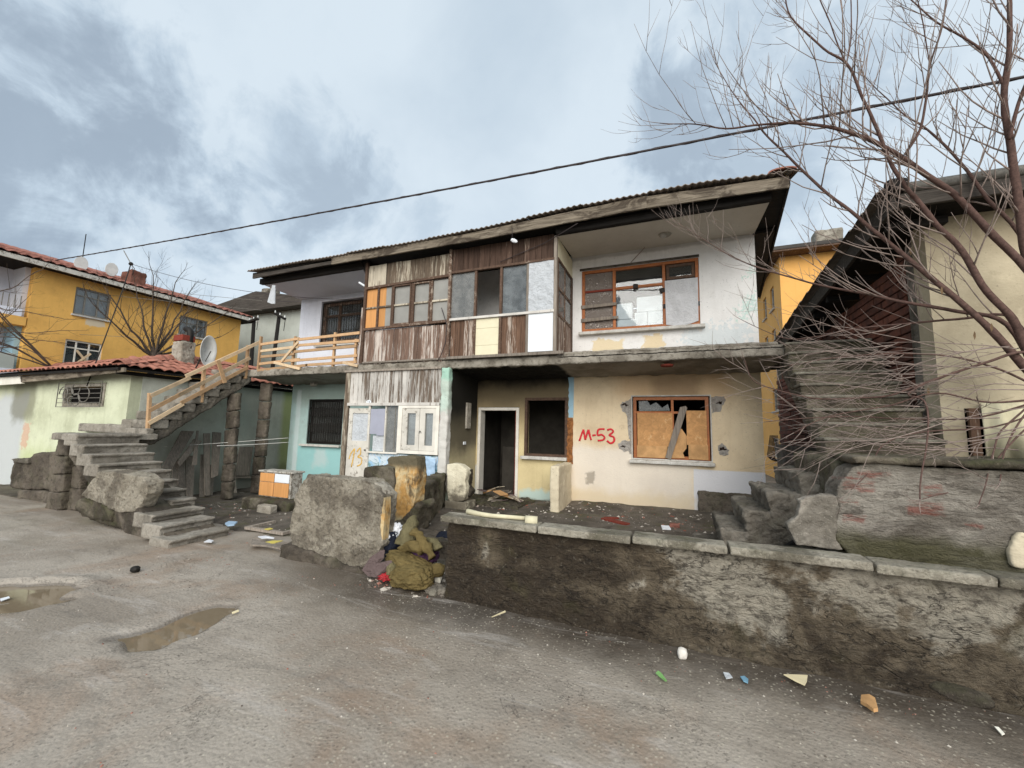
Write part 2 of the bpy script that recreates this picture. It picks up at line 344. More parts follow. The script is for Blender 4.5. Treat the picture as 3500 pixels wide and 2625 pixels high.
def road_mat():
    m = Mt('asphalt_worn')
    big = m.noise(.55, 5, .6, .3); col = m.mix(m.rng(big, .36, .62), S(144, 133, 120), S(170, 160, 147))
    col = m.mix(m.rng(m.noise(.8, 6, .62, .5, (1, 1, 1), (4, 9, 0)), .50, .66, 0, .55), col, S(146, 120, 98))
    # muddy band along the foot of the walls
    edge = m.math('ADD', m.y, m.math('MULTIPLY', m.math('SUBTRACT', m.noise(1.6, 5, .6), .5), .9))
    col = m.mix(m.math('MULTIPLY', m.rng(edge, 2.75, 3.45), m.rng(m.x, -5.5, -2.5)), col, S(78, 70, 61))
    col = m.mix(m.rng(m.noise(5, 6, .72, .5), .5, .66, 0, .35), col, S(122, 114, 104))
    col = m.mix(m.math('MULTIPLY', m.rng(edge, 4.0, 5.0), .7), col, S(104, 97, 88))
    col = m.mix(m.math('MULTIPLY', m.rng(m.noise(2.2, 6, .7, .6, (.35, 1.6, 1), (7, 3, 1)), .56, .68), .35), col, S(96, 91, 84))
    # exposed pale and dark chippings
    v = m.vor(44, 'F1', out='Color'); sv = m.n('ShaderNodeSeparateColor'); m.l(v, sv.inputs[0]); near = m.rng(m.vor(44), .2, .42)
    zone = m.rng(m.math('ADD', m.x, m.math('MULTIPLY', m.noise(.9, 4), 2.0)), -2.6, -.9, .25, 1)
    pale = m.math('MULTIPLY', m.math('MULTIPLY', m.rng(sv.outputs[0], .66, .76), m.math('SUBTRACT', 1, near)), zone)
    col = m.mix(m.math('MULTIPLY', pale, .6), col, S(196, 187, 168))
    dk = m.math('MULTIPLY', m.rng(sv.outputs[1], .6, .7), m.math('SUBTRACT', 1, near))
    col = m.mix(m.math('MULTIPLY', dk, .45), col, S(78, 73, 66))
    col = m.mix(m.rng(m.noise(210, 2, .5), .50, .72, 0, .35), col, S(104, 97, 88))
    h = m.math('ADD', m.math('MULTIPLY', m.vor(44), -1.0), m.math('MULTIPLY', m.noise(30, 6, .7), 1.6))
    cn = m.noise(.9, 7, .66, .8, (1, 1, 1), (2, 6, 1)); crk = m.math('MULTIPLY', m.math('SUBTRACT', 1, m.rng(m.math('ABSOLUTE', m.math('SUBTRACT', cn, .5)), .001, .0045)), m.rng(m.noise(.7, 3, .5, 0, (1, 1, 1), (8, 1, 5)), .50, .56))
    col = m.mix(m.math('MULTIPLY', crk, .5), col, S(72, 66, 60)); h = m.math('SUBTRACT', h, m.math('MULTIPLY', crk, 2.0))
    sm = m.noise(3.0, 6, .68, .7, (.28, 1.5, 1), (1, 3, 0)); col = m.mix(m.rng(sm, .52, .68, 0, .4), col, S(120, 110, 99)); col = m.mix(m.rng(sm, .46, .32, 0, .35), col, S(192, 185, 177))
    damp = m.math('MULTIPLY', m.rng(m.z, -.004, -.020), m.rng(m.y, 3.1, 2.9)); col = m.mix(m.math('MULTIPLY', damp, .7), col, S(96, 86, 74))
    wet = m.math('ADD', m.rng(m.noise(.9, 5, .6, .2, (1, 1, 1), (1, 1, 4)), .38, .62, .30, .66), m.math('MULTIPLY', m.noise(25, 4), .12))
    wet = m.math('MULTIPLY', wet, m.rng(damp, 0, 1, 1, .35))
    return m.done(col, wet, m.bump(h, .5, .007), .5)
def soil_mat():
    m = Mt('yard_soil')
    col = m.mix(m.rng(m.noise(1.5, 6, .65, .3), .35, .65), S(78, 71, 63), S(112, 104, 94))
    col = m.mix(m.rng(m.noise(5, 6, .7), .52, .72, 0, .7), col, S(58, 52, 45))
    col = m.mix(m.math('MULTIPLY', m.rng(m.noise(2.1, 5, .65, 0, (1, 1, 1), (4, 4, 4)), .52, .66), .55), col, S(84, 82, 52))
    pv = m.rng(m.noise(60, 3, .6), .64, .7); col = m.mix(m.math('MULTIPLY', pv, .6), col, S(150, 143, 132))
    h = m.math('ADD', m.noise(22, 7, .7), m.math('MULTIPLY', m.noise(90, 3), .6))
    return m.done(col, .88, m.bump(h, .9, .03), .3)
def streetwall_mat():
    m = Mt('wet_render')
    pale = S(186, 177, 160); mid = S(126, 113, 94); dk = S(78, 67, 54)
    # damp patches climbing from the foot and hanging below the coping, drier pale render between (mostly to the right)
    n = m.noise(1.5, 6, .62, .45, (1, 1, 1.2), (2.9, 0, .6)); hx = m.rng(m.x, -1.4, .2, -.15, .085)
    zt = m.math('ABSOLUTE', m.math('SUBTRACT', m.z, .40)); f = m.math('SUBTRACT', m.math('ADD', n, hx), m.math('MULTIPLY', zt, .34))
    col = m.mix(m.rng(f, .30, .47), dk, mid); col = m.mix(m.rng(f, .455, .52), col, pale)
    col = m.mix(m.rng(m.noise(8, 6, .7, .4), .48, .7, 0, .65), col, S(56, 48, 40))
    col = m.mix(m.rng(m.noise(17, 6, .72, .4, (.7, 1, 1.5)), .5, .64, 0, .7), col, S(58, 50, 42))
    col = m.mix(m.rng(m.noise(30, 5, .7), .56, .75, 0, .45), col, S(178, 168, 150))
    col = m.mix(m.math('MULTIPLY', m.rng(m.noise(2.4, 5, .6, 0, (1, 1, 1), (7, 1, 3)), .56, .7), .35), col, S(88, 84, 52))
    cn = m.noise(1.7, 6, .62, .5, (.8, 1, 1.3), (3, 3, 3)); cr = m.rng(m.math('ABSOLUTE', m.math('SUBTRACT', cn, .5)), .0, .006)
    keep = m.math('MAXIMUM', cr, m.rng(m.noise(1.9, 3, .5, 0, (1, 1, 1), (9, 9, 9)), .47, .42))
    col = m.mix(m.math('ADD', m.math('MULTIPLY', keep, .6), .4), S(44, 38, 32), col)
    h = m.math('ADD', m.math('MULTIPLY', m.noise(9, 7, .68, 1.2, (.7, 1, 1.4)), 3), m.math('ADD', m.noise(48, 4, .7), m.math('MULTIPLY', keep, 1.4)))
    return m.done(col, m.rng(f, .4, .6, .62, .92), m.bump(h, 1., .05), .3)
def brick_mat():
    m = Mt('brick_clay'); v = m.math('ADD', .65, m.math('MULTIPLY', m.rand, .6))
    col = m.mix(m.rng(m.noise(7, 5, .65), .35, .7), S(118, 74, 60), S(90, 62, 54))
    col = m.mix(m.rng(m.noise(3, 5, .6), .5, .7, 0, .6), col, S(64, 54, 50))
    hs = m.n('ShaderNodeHueSaturation'); m.l(col, hs.inputs['Color']); m.l(v, hs.inputs['Value'])
    return m.done(hs.outputs[0], .93, m.bump(m.noise(40, 5, .7), .6, .01), .2)
def tile_mat(name, a, b, dirt=.5):
    m = Mt(name); col = m.mix(m.rand, a, b)
    col = m.mix(m.rng(m.noise(5, 6, .7), .45, .7, 0, dirt), col, tuple(v * .35 for v in a[:3]) + (1,))
    col = m.mix(m.rng(m.noise(20, 5, .7), .55, .75, 0, .4), col, S(196, 170, 152))
    return m.done(col, .88, m.bump(m.noise(50, 4, .6), .4, .008), .25)

A = {}
A['road'] = road_mat(); A['soil'] = soil_mat(); A['streetwall'] = streetwall_mat(); A['brick'] = brick_mat()
A['cap'] = concrete('coping_concrete', S(170, 163, 148), S(146, 139, 125), S(96, 90, 77), .7, .25, .7, 2.2, .55)
A['conc'] = concrete('old_concrete', S(138, 131, 120), S(112, 105, 95), S(72, 66, 58), .7, .15)
A['step'] = concrete('stair_concrete', S(158, 151, 140), S(134, 127, 116), S(92, 86, 77), .6, .06, .5, 1.6, .45)
A['concdark'] = concrete('damp_concrete', S(112, 103, 92), S(86, 78, 69), S(60, 54, 47), .8, .2)
A['concmoss'] = concrete('mossy_concrete', S(122, 114, 100), S(88, 80, 68), S(58, 52, 43), .8, .45)
A['concpale'] = concrete('pale_concrete', S(172, 165, 152), S(148, 140, 127), S(100, 94, 84), .5, .1, .7)
A['chunk'] = concrete('broken_wall_concrete', S(196, 186, 168), S(164, 154, 137), S(108, 99, 87), .6, .03, 1.2, 2.2, .6, 34)
def slab_mat():
    m = Mt('balcony_concrete'); col = m.mix(m.rng(m.noise(3.5, 6, .65), .35, .65), S(160, 153, 141), S(118, 111, 100))
    col = m.mix(m.rng(m.noise(14, 6, .7), .5, .72, 0, .7), col, S(66, 60, 52))
    under = m.rng(m.z, 2.74, 2.70); front = m.rng(m.y, 6.66, 6.72); under = m.math('MULTIPLY', m.rng(m.z, 2.70, 2.80, 1, 0), front)
    col = m.mix(under, col, m.mix(m.rng(m.noise(1.6, 5), .4, .65), S(150, 144, 133), S(120, 113, 102)))
    w = m.math('MULTIPLY', m.math('SUBTRACT', m.noise(4, 5, .65), .5), .07)
    d = m.math('ABSOLUTE', m.math('SUBTRACT', m.math('ADD', m.z, w), 2.835)); cr = m.rng(d, .003, .011)
    cr = m.math('MAXIMUM', cr, m.math('MAXIMUM', m.rng(m.y, 6.7, 6.72), m.rng(m.x, -1.75, -1.85)))
    col = m.mix(cr, S(30, 26, 22), col)
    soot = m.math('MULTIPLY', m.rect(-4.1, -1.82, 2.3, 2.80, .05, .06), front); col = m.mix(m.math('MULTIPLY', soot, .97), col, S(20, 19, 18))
    h = m.math('ADD', m.math('MULTIPLY', m.noise(16, 7, .7, .6), 2), m.math('MULTIPLY', cr, 2))
    return m.done(col, .92, m.bump(h, .8, .02), .2)
A['slab'] = slab_mat()
A['white'] = plaster('white_plaster', S(234, 232, 229), S(190, 186, 180), .4, [
    (S(224, 204, 162), (-1.45, -.86, 2.9, 3.36, .02, .16, 7), .8), (S(222, 196, 144), (-.52, -.16, 3.10, 3.40, .02, .18, 8), .7),
    (S(150, 204, 190), (1.12, 1.40, 3.66, 3.95, .05, .7, 16), .45), (S(170, 196, 206), (.2, 1.2, 2.9, 3.5, .05, .6, 10), .3),
    (S(150, 204, 186), (1.24, 1.36, 4.34, 4.48, .03, .4, 22), .45), (S(120, 112, 104), (-1.9, 1.4, 5.0, 5.2, .03, .05), .5)], .3)
A['whiteL'] = plaster('bluish_white_plaster', S(222, 224, 232), S(184, 186, 194), .3, [(S(120, 124, 130), (-9.3, -5, 4.86, 5.2, .05, .08), .4)], .3)
A['soffit'] = plaster('soffit_plaster', S(196, 189, 177), S(160, 151, 138), .35, [], .2, .1)
A['cream'] = plaster('cream_plaster', S(224, 205, 173), S(184, 160, 128), .6, [
    (S(200, 160, 116), (-1.0, .9, 2.2, 2.75, .22, .2, 2), .55), (S(120, 98, 76), (-.35, .45, 2.2, 2.6, .12, .15, 3), .5),
    (S(222, 217, 210), (-1.9, .29, .15, 1.35, .12, .25, 2), .6), (S(214, 214, 218), (.29, 1.5, .1, .99, .008, .012, 4), .92),
    (S(206, 184, 140), (-1.9, .28, .15, .5, .12, .2, 3), .5), (S(120, 112, 98), (-1.56, -1.42, .62, .84, .02, .1, 9), .6), (S(92, 82, 66), (-2, 1.4, .05, .27, .03, .07, 5), .6)], .3, .35)
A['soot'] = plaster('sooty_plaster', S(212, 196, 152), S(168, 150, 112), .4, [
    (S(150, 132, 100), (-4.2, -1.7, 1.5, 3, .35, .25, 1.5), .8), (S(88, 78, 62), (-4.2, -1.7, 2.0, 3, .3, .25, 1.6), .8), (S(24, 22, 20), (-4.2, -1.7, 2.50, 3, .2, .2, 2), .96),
    (S(176, 206, 206), (-2.9, -2.0, .15, .42, .05, .12, 5), .75), (S(196, 200, 202), (-4.2, -3.8, .1, .85, .04, .06, 3), .75), (S(90, 80, 66), (-4.2, -1.8, .1, .26, .04, .08, 5), .7)], .3)
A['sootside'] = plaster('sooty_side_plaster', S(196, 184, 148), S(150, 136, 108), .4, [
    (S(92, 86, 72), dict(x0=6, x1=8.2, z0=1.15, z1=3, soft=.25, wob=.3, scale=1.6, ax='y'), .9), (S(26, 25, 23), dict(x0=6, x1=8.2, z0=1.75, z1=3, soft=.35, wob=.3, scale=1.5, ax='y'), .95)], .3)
A['turq'] = plaster('turquoise_plaster', S(174, 200, 196), S(144, 154, 147), .55, [
    (S(142, 194, 194), (-9.0, -6.4, .2, 1.08, .06, .15, 2.5), .75), (S(140, 150, 138), (-9.4, -6.4, 2.15, 2.8, .15, .15, 2), .6), (S(206, 216, 216), (-9.15, -9.0, .2, 2.5, .03, .05, 4), .5),
    (S(196, 200, 198), (-8.4, -8.0, .6, 1.05, .08, .2, 3), .5)], .3, .4)
A['mint'] = plaster('peeling_mint_plaster', S(190, 206, 194), S(150, 146, 132), .6, [(S(206, 200, 194), (-4.3, -3.7, .5, 1.9, .1, .35, 4), .85), (S(150, 196, 176), (-4.3, -3.7, 2.5, 2.75, .05, .1, 5), .7)], .6)
A['green'] = plaster('pale_green_plaster', S(206, 210, 182), S(158, 160, 132), .6, [
    (S(186, 190, 192), (-20, -14.75, -.5, 2.2, .12, .25, 2), .9), (S(110, 108, 90), (-15.5, -14.3, 1.6, 2.8, .2, .35, 2), .7), (S(160, 176, 96), (-14.6, -10.6, .2, .9, .3, .4, 1.5), .5),
    (S(126, 120, 104), (-16, -10.3, 2.45, 2.9, .08, .1, 4), .7), (S(198, 128, 112), (-14.75, -14.45, .9, 1.5, .03, .3, 8), .5)], .35, .35)
A['greenside'] = plaster('shaded_green_plaster', S(206, 210, 198), S(164, 164, 152), .6, [  # side wall of the shed: its greyer look in shade put into the colour
    (S(170, 182, 110), dict(x0=8.5, x1=13, z0=-.5, z1=3, soft=.1, wob=.1, scale=2, ax='y'), .75), (S(86, 80, 70), dict(x0=4, x1=13, z0=-.3, z1=.4, soft=.2, wob=.3, scale=2, ax='y'), .6)], .4, .4)  # the greener lit stretch at the far end is painted in too
A['yellow'] = plaster('ochre_plaster', S(228, 178, 98), S(190, 144, 80), .6, [(S(200, 190, 170), dict(x0=7.0, x1=7.5, z0=4.75, z1=4.95, soft=.02, wob=.12, scale=5, ax='y'), .85)], .25, .3)
A['yellow2'] = plaster('apartment_ochre_plaster', S(236, 180, 104), S(212, 156, 84), .35, [], .25, .3)
A['greywall'] = plaster('grey_house_plaster', S(176, 180, 172), S(140, 143, 134), .5, [], .2, .4)
A['creamR'] = plaster('pale_cream_plaster', S(192, 180, 154), S(142, 130, 108), .7, [(S(120, 110, 92), (2, 9, 1.2, 1.75, .1, .2, 3), .5), (S(146, 132, 108), (2, 9, 3.5, 4.3, .2, .25, 3), .55)], .3, .3)
A['blueplaster'] = plaster('light_blue_plaster', S(160, 194, 210), S(130, 150, 160), .4)
def retain_mat():
    m = Mt('rendered_retaining_wall')
    col = m.mix(m.rng(m.noise(2.2, 6, .62, .4), .36, .62), S(132, 124, 113), S(180, 172, 160))
    col = m.mix(m.rng(m.noise(7, 6, .74, .5, (.6, 1, 1.3)), .50, .66, 0, .65), col, S(92, 84, 75))
    col = m.mix(m.rng(m.noise(20, 6, .72, .3, (.5, 1, 1.5)), .52, .68, 0, .5), col, S(84, 76, 68))
    gz = m.rng(m.math('ADD', m.z, m.math('MULTIPLY', m.noise(5, 4), .12)), .98, .84); gz = m.math('SUBTRACT', 1, m.rng(m.math('ADD', m.z, m.math('MULTIPLY', m.noise(5, 4), .16)), .88, 1.02))
    col = m.mix(m.math('MULTIPLY', gz, .75), col, S(82, 80, 46))
    col = m.mix(m.math('MULTIPLY', m.rng(m.z, 1.3, 1.42), .5), col, S(78, 74, 58))
    for r_ in ((1.22, 1.42, 1.20, 1.28), (1.60, 1.80, 1.04, 1.13), (1.17, 1.30, 1.08, 1.11), (1.70, 1.80, 1.19, 1.26), (1.20, 1.34, .95, 1.0), (1.9, 2.0, .98, 1.01), (1.3, 1.5, 1.30, 1.34)):
        f_ = m.math('MULTIPLY', m.rect(*r_, .012, .05, 9), m.rng(m.noise(14, 5, .7, .3, (.35, 1, 2.2)), .38, .6))
        col = m.mix(m.math('MULTIPLY', f_, .8), col, S(150, 94, 82))
    h = m.math('ADD', m.math('MULTIPLY', m.noise(11, 7, .68, .9, (.5, 1, 1.6)), 2.5), m.noise(60, 4, .7))
    return m.done(col, .93, m.bump(h, 1., .035), .2)
A['retain'] = retain_mat()
A['redbrick'] = plain('exposed_red_brick', S(142, 96, 84), .95, 0, .4, 18, .6, .15)
A['scar'] = concrete('hacked_plaster', S(206, 200, 192), S(188, 180, 170), S(158, 146, 136), .3, 0, 1., 3, .14)
A['hole'] = plain('hollow_shade', S(58, 48, 42), .95, 0, .5, 30, .8, .1)  # dark colour standing in for the shade inside a hollow
A['w_white'] = wood('peeling_white_boards', S(132, 116, 102), S(206, 202, 195), .85, .4)
A['w_grey'] = wood('peeling_cream_boards', S(124, 108, 92), S(202, 192, 172), .72, .4)
A['w_brown'] = wood('peeling_brown_boards', S(124, 96, 78), S(184, 172, 160), .25, .5)
A['w_pink'] = wood('washed_brown_boards', S(138, 112, 97), S(196, 186, 176), .48, .45)
A['w_dark'] = wood('dark_stained_boards', S(94, 74, 63), S(146, 130, 116), -.1, .5)
A['w_old'] = wood('old_grey_board', S(158, 147, 135), None, 0, .45)
A['w_fascia'] = wood('eave_board', S(120, 108, 93), S(166, 156, 140), .12, .75, 'x', .85, .6)
def fascia_mat():
    m = Mt('weathered_eave_board'); g = m.noise(30, 6, .7, .6, (.06, 1, 1)); b = m.noise(3.2, 6, .68, .8, (.55, 1, 1.3)); c = m.noise(6, 6, .7, .4, (.3, 1, 1), (5, 5, 5))
    col = m.mix(m.rng(g, .3, .7), S(88, 79, 68), S(142, 131, 115)); col = m.mix(m.rng(b, .47, .6, 0, .85), col, S(62, 53, 45)); col = m.mix(m.rng(c, .55, .66, 0, .5), col, S(160, 150, 134))
    return m.done(col, .9, m.bump(g, .7, .01), .2)
A['w_fascia'] = fascia_mat()
A['w_fasciadk'] = wood('dark_eave_board', S(82, 76, 70), None, 0, .6, 'x')
A['w_black'] = wood('blackened_board', S(40, 37, 34), None, 0, .5, 'x')
A['w_new'] = wood('fresh_pine', S(196, 160, 122), None, 0, .22, 'n', .7, .4)
A['w_newpale'] = wood('pale_fresh_pine', S(212, 186, 152), None, 0, .22, 'n', .7, .4)
A['w_frame'] = wood('varnished_orange_frame', S(176, 104, 52), None, 0, .35, 'n', .5, .6, .4)
A['w_brownframe'] = wood('dark_brown_frame', S(106, 84, 70), S(156, 142, 128), .15, .45, 'n', .75, .7)
A['w_whiteframe'] = wood('white_painted_frame', S(150, 140, 126), S(224, 219, 208), 1.1, .3, 'n', .6, .6, .3)
A['ply'] = wood('plywood', S(196, 148, 98), S(222, 190, 146), -.15, .3, 'n', .75, .35)
A['ply2'] = wood('orange_board', S(204, 148, 92), None, 0, .2, 'z', .7, .3)
A['cardboard'] = plain('cardboard', S(192, 150, 104), .9, 0, .25, 6, .2, .1)
A['panelcream'] = plain('cream_panel', S(224, 216, 186), .7, 0, .06, 4)
A['panelwhite'] = plain('white_panel', S(226, 230, 234), .55, 0, .04, 3)
A['panelgrey'] = plain('lavender_grey_panel', S(160, 162, 176), .6, 0, .06, 5)
A['film'] = cloth('plastic_film', S(206, 210, 214), .12)
A['curtain'] = cloth('white_cloth', S(214, 214, 216), .15)
A['film'].node_tree.nodes['Principled BSDF'].inputs['Roughness'].default_value = .5
A['glass'] = glass('window_glass', dirt=.10); A['glassdirty'] = glass('dusty_glass', (.7, .72, .72, 1), .62, (.36, .36, .345, 1)); A['glassclear'] = glass('sky_reflecting_glass', (.45, .48, .5, 1), .42, (.42, .45, .46, 1))
A['grime'] = plain('frosted_grey_pane', S(146, 144, 138), .45, 0, .14, 3, .1, .5)
A['pattern'] = None
A['sillwhite'] = concrete('white_sill', S(206, 203, 196), S(188, 184, 176), S(140, 134, 126), .3, 0, .3, 2, .3)
A['nosing'] = concrete('worn_nosing', S(140, 135, 122), S(118, 112, 100), S(86, 82, 72), .5, .1, .5, 2)
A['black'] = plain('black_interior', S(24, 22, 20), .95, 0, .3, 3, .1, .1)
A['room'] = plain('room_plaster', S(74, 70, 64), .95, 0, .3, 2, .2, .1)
A['iron'] = plain('dark_iron', S(46, 43, 40), .6, .6, .3, 30); A['ironpale'] = plain('grey_painted_iron', S(132, 128, 120), .6, .4, .3, 30)
A['rust'] = plain('rust', S(146, 96, 54), .9, .1, .55, 14, .6); A['redpaint'] = plain('red_spray_paint', S(206, 30, 44), .5, 0, .15, 30)
A['yellowpaint'] = plain('yellow_spray_paint', S(214, 172, 88), .8, 0, .2, 20)
A['sheet'] = tile_mat('corrugated_sheet', S(126, 116, 106), S(150, 138, 128), .7); A['tile'] = tile_mat('clay_tile', S(178, 122, 104), S(154, 102, 87), .65); A['tileold'] = tile_mat('old_clay_tile', S(132, 84, 68), S(112, 76, 64), .7)
A['tilered'] = tile_mat('red_clay_tile', S(160, 108, 95), S(140, 94, 82), .65)
A['bark'] = wood('red_brown_bark', S(112, 88, 80), S(154, 142, 136), -.2, .45, 'n', .9, .8); A['twig'] = wood('pale_twig_bark', S(152, 136, 127), None, 0, .4, 'n', .9, .8); A['barkgrey'] = wood('grey_bark', S(96, 84, 74), None, 0, .4, 'n', .9, .8)
A['wire'] = plain('black_cable', S(62, 54, 54), .7, 0, .2, 20); A['wirepale'] = plain('pale_wire', S(206, 204, 198), .6, 0, .1, 20)
A['dish'] = plain('dish_paint', S(200, 200, 196), .5, 0, .12, 6); A['stonewhite'] = plain('pale_stone', S(222, 216, 206), .85, 0, .15, 10, .3)
A['olive'] = cloth('olive_fabric', S(124, 108, 70), .4); A['olivegrey'] = cloth('grey_olive_fabric', S(126, 118, 88), .4); A['purple'] = cloth('purple_fabric', S(84, 58, 84), .3); A['navy'] = cloth('navy_bag', S(38, 42, 54), .3)
A['mauve'] = cloth('mauve_board', S(120, 104, 102), .25); A['bagwhite'] = plain('white_plastic_bag', S(224, 226, 230), .45, 0, .1, 8, .3); A['bagred'] = plain('red_plastic_bag', S(176, 44, 50), .5, 0, .45, 30, .8)
A['bagblue'] = plain('pale_blue_plastic', S(164, 190, 214), .35, 0, .12, 5, .2); A['paper'] = plain('paper', S(232, 228, 214), .9, 0, .06, 10, .1, .1); A['papercream'] = plain('cream_paper', S(226, 212, 174), .9, 0, .1, 10, .1, .1)
A['green_plastic'] = plain('green_wrapper', S(126, 172, 104), .5, 0, .1); A['blue_plastic'] = plain('blue_wrapper', S(120, 162, 184), .5, 0, .1); A['yellow_plastic'] = plain('yellow_wrapper', S(208, 192, 96), .5, 0, .1)
A['foam'] = plain('beige_foam', S(208, 200, 170), .95, 0, .15, 8, .3, .1); A['leaf'] = plain('dry_leaf', S(120, 98, 72), .9, 0, .3)
A['redwood'] = wood('red_painted_wood', S(132, 62, 50), None, 0, .35, 'n')
A['chipmix'] = None
def chip_mat():
    m = Mt('small_chips'); v = m.vor(9, 'F1', out='Color'); s = m.n('ShaderNodeSeparateColor'); m.l(v, s.inputs[0])
    col = m.mix(m.rng(s.outputs[0], .35, .7), S(88, 80, 72), S(186, 178, 166)); col = m.mix(m.rng(s.outputs[1], .8, .86, 0, .8), col, S(150, 84, 66))
    return m.done(col, .9, None, .2)
A['chips'] = chip_mat()
def marbled():
    m = Mt('marbled_plastic_sheet'); n = m.noise(3.2, 5, .6, 2.2); n2 = m.noise(5, 5, .6, 1.5, (1, 1, 1), (5, 0, 1))
    col = m.mix(m.rng(n, .35, .5), S(86, 128, 130), S(202, 214, 222)); col = m.mix(m.rng(n2, .52, .6, 0, .8), col, S(150, 190, 222)); col = m.mix(m.rng(n, .6, .66, 0, .7), col, S(206, 178, 170))
    return m.done(col, .5, None, .4)
A['marbled'] = marbled()
def orange_stub():
    m = Mt('ochre_washed_render'); n = m.noise(3.4, 6, .65, .5)
    col = m.mix(m.rng(n, .4, .6), S(206, 188, 148), S(192, 148, 88)); col = m.mix(m.rng(m.noise(5, 6, .7, 0, (1, 1, .4), (3, 3, 3)), .5, .64, 0, .85), col, S(74, 66, 54))
    col = m.mix(m.rng(m.z, 1.0, 1.12), col, S(98, 90, 72))
    return m.done(col, .92, m.bump(m.noise(22, 7, .7), .8, .02), .2)
A['stub'] = orange_stub()
A['stubwhite'] = plaster('flaking_whitewash', S(224, 216, 192), S(176, 164, 138), .4, [(S(66, 58, 50), (-4, -3.2, .1, .5, .12, .35, 9), .8)], .6)
A['stubcream'] = plaster('scarred_cream', S(212, 200, 174), S(160, 146, 124), .5, [], .5)
def water_mat():
    m = Mt('muddy_water'); return m.done(S(128, 114, 94), .02, m.bump(m.noise(6, 3), .03, .01), .5)
A['water'] = water_mat()
def pattern_glass():
    m = Mt('patterned_glass'); v = m.vor(9, 'F1'); r = m.math('SINE', m.math('MULTIPLY', v, 40))
    col = m.mix(m.rng(r, .2, .9), S(108, 98, 90), S(158, 148, 140)); return m.done(col, .25, m.bump(r, .5, .01), .5)
A['pattern'] = pattern_glass()
# ---------------------------------------------------------------- ground, yard, puddles
def smooth(a, b, x):
    t = max(0., min(1., (x - a) / (b - a))); return t * t * (3 - 2 * t)
P1 = [(-7.2, 1.2), (-6.6, 1.75), (-5.85, 2.24), (-5.6, 2.36), (-5.28, 2.34), (-5.25, 2.22), (-5.31, 1.97), (-5.5, 1.80), (-6.0, 1.2)]
P2 = [(-3.92, 1.93), (-3.78, 2.05), (-3.86, 2.42), (-3.80, 2.61), (-3.66, 2.62), (-3.57, 2.52), (-3.49, 2.25), (-3.47, 1.98), (-3.6, 1.90)]
def sd_poly(P, x, y):
    d = 1e9; ins = False
    for i in range(len(P)):
        ax, ay = P[i]; bx, by = P[(i + 1) % len(P)]
        t = max(0, min(1, ((x-ax)*(bx-ax) + (y-ay)*(by-ay)) / ((bx-ax)**2 + (by-ay)**2 + 1e-9)))
        d = min(d, math.hypot(x - ax - t * (bx - ax), y - ay - t * (by - ay)))
        if (ay > y) != (by > y) and x < (bx - ax) * (y - ay) / (by - ay) + ax: ins = not ins
    return -d if ins else d
def gz(x, y):
    if x < -17 or x > 9 or y < -2 or y > 15: return -.02
    n = Vector((x * .7, y * .7, 0)); z = .010 * mnoise.noise(n) + .004 * mnoise.noise(n * 4.1) + .003 * mnoise.noise(n * 13)
    if -8 < x < -4.6 and y < 3: 
        s = sd_poly(P1, x, y) + .05 * mnoise.noise(Vector((x * 6, y * 6, 3))); z -= .075 * smooth(.05 if y > 1.9 + .3 * (x + 6) else .3, -.06, s) if s < .4 else 0
        if y > 1.3: z += .03 * smooth(.22, .04, abs(s)) * (1 if y > 2.0 + .25 * (x + 6) else 0)
    if -4.6 < x < -3 and y < 3.2:
        s = sd_poly(P2, x, y) + .06 * mnoise.noise(Vector((x * 7, y * 7, 5))); z -= .055 * smooth(.09, -.08, s)
    z += .012 * smooth(3.1, 3.5, y) * smooth(-5, -3.4, x) * mnoise.noise(Vector((x * 2.3, y * 2.3, 9)))
    if x < -6.4: z -= .09 * smooth(4.6, 6.2, y)
    return z
def axis(parts):
    r = []
    for a, b, s in parts:
        n = max(1, round((b - a) / s)); r += [a + (b - a) * k / n for k in range(n)]
    return r + [parts[-1][1]]
def field(name, xs, ys, fn, mat):
    vs = [(x, y, fn(x, y)) for y in ys for x in xs]; n = len(xs)
    fs = [(j*n+i, j*n+i+1, (j+1)*n+i+1, (j+1)*n+i) for j in range(len(ys)-1) for i in range(n-1)]
    return link_mesh(name, vs, fs, mat, None, True, origin=(0, 0, 0))
gx = axis([(-600, -60, 90), (-60, -17, 8), (-17, -7.6, .2), (-7.6, 3.6, .05), (3.6, 9, .5), (9, 60, 8), (60, 600, 90)])
gy = axis([(-300, -20, 70), (-20, -1, 3), (-1, .8, .15), (.8, 5, .05), (5, 15, .25), (15, 60, 8), (60, 900, 120)])
ground = kind(field('road', gx, gy, gz, A['road']), 'structure'); ground['label'] = 'worn grey asphalt street with potholes and mud'
def yz(x, y):
    n = .02 * mnoise.noise(Vector((x * 1.9, y * 1.9, 2))) + .012 * mnoise.noise(Vector((x * 6, y * 6, 4)))
    hi = .2 * smooth(-4.6, -3.8, x); z = .035 + hi
    z -= .11 * smooth(-6.4, -8.2, x) * smooth(4.8, 6.2, y)
    edge = smooth(3.7, 5.0, y) if x < -2.1 else smooth(3.5, 3.7, y)
    e2 = smooth(-2.3, -2.0, x); edge = smooth(3.7, 5.0, y) * (1 - e2) + smooth(3.78, 3.86, y) * e2
    z = z * edge - .10 * (1 - edge) * (1 if x > -4.6 else .6)
    z += .07 * smooth(7.1, 7.8, y) * smooth(-2.2, -1.6, x)
    return z + n
yard = kind(field('yard', axis([(-10.5, 1.9, .07)]), axis([(3.42, 9.0, .07)]), yz, A['soil']), 'structure'); yard['label'] = 'littered bare soil yard in front of the house'
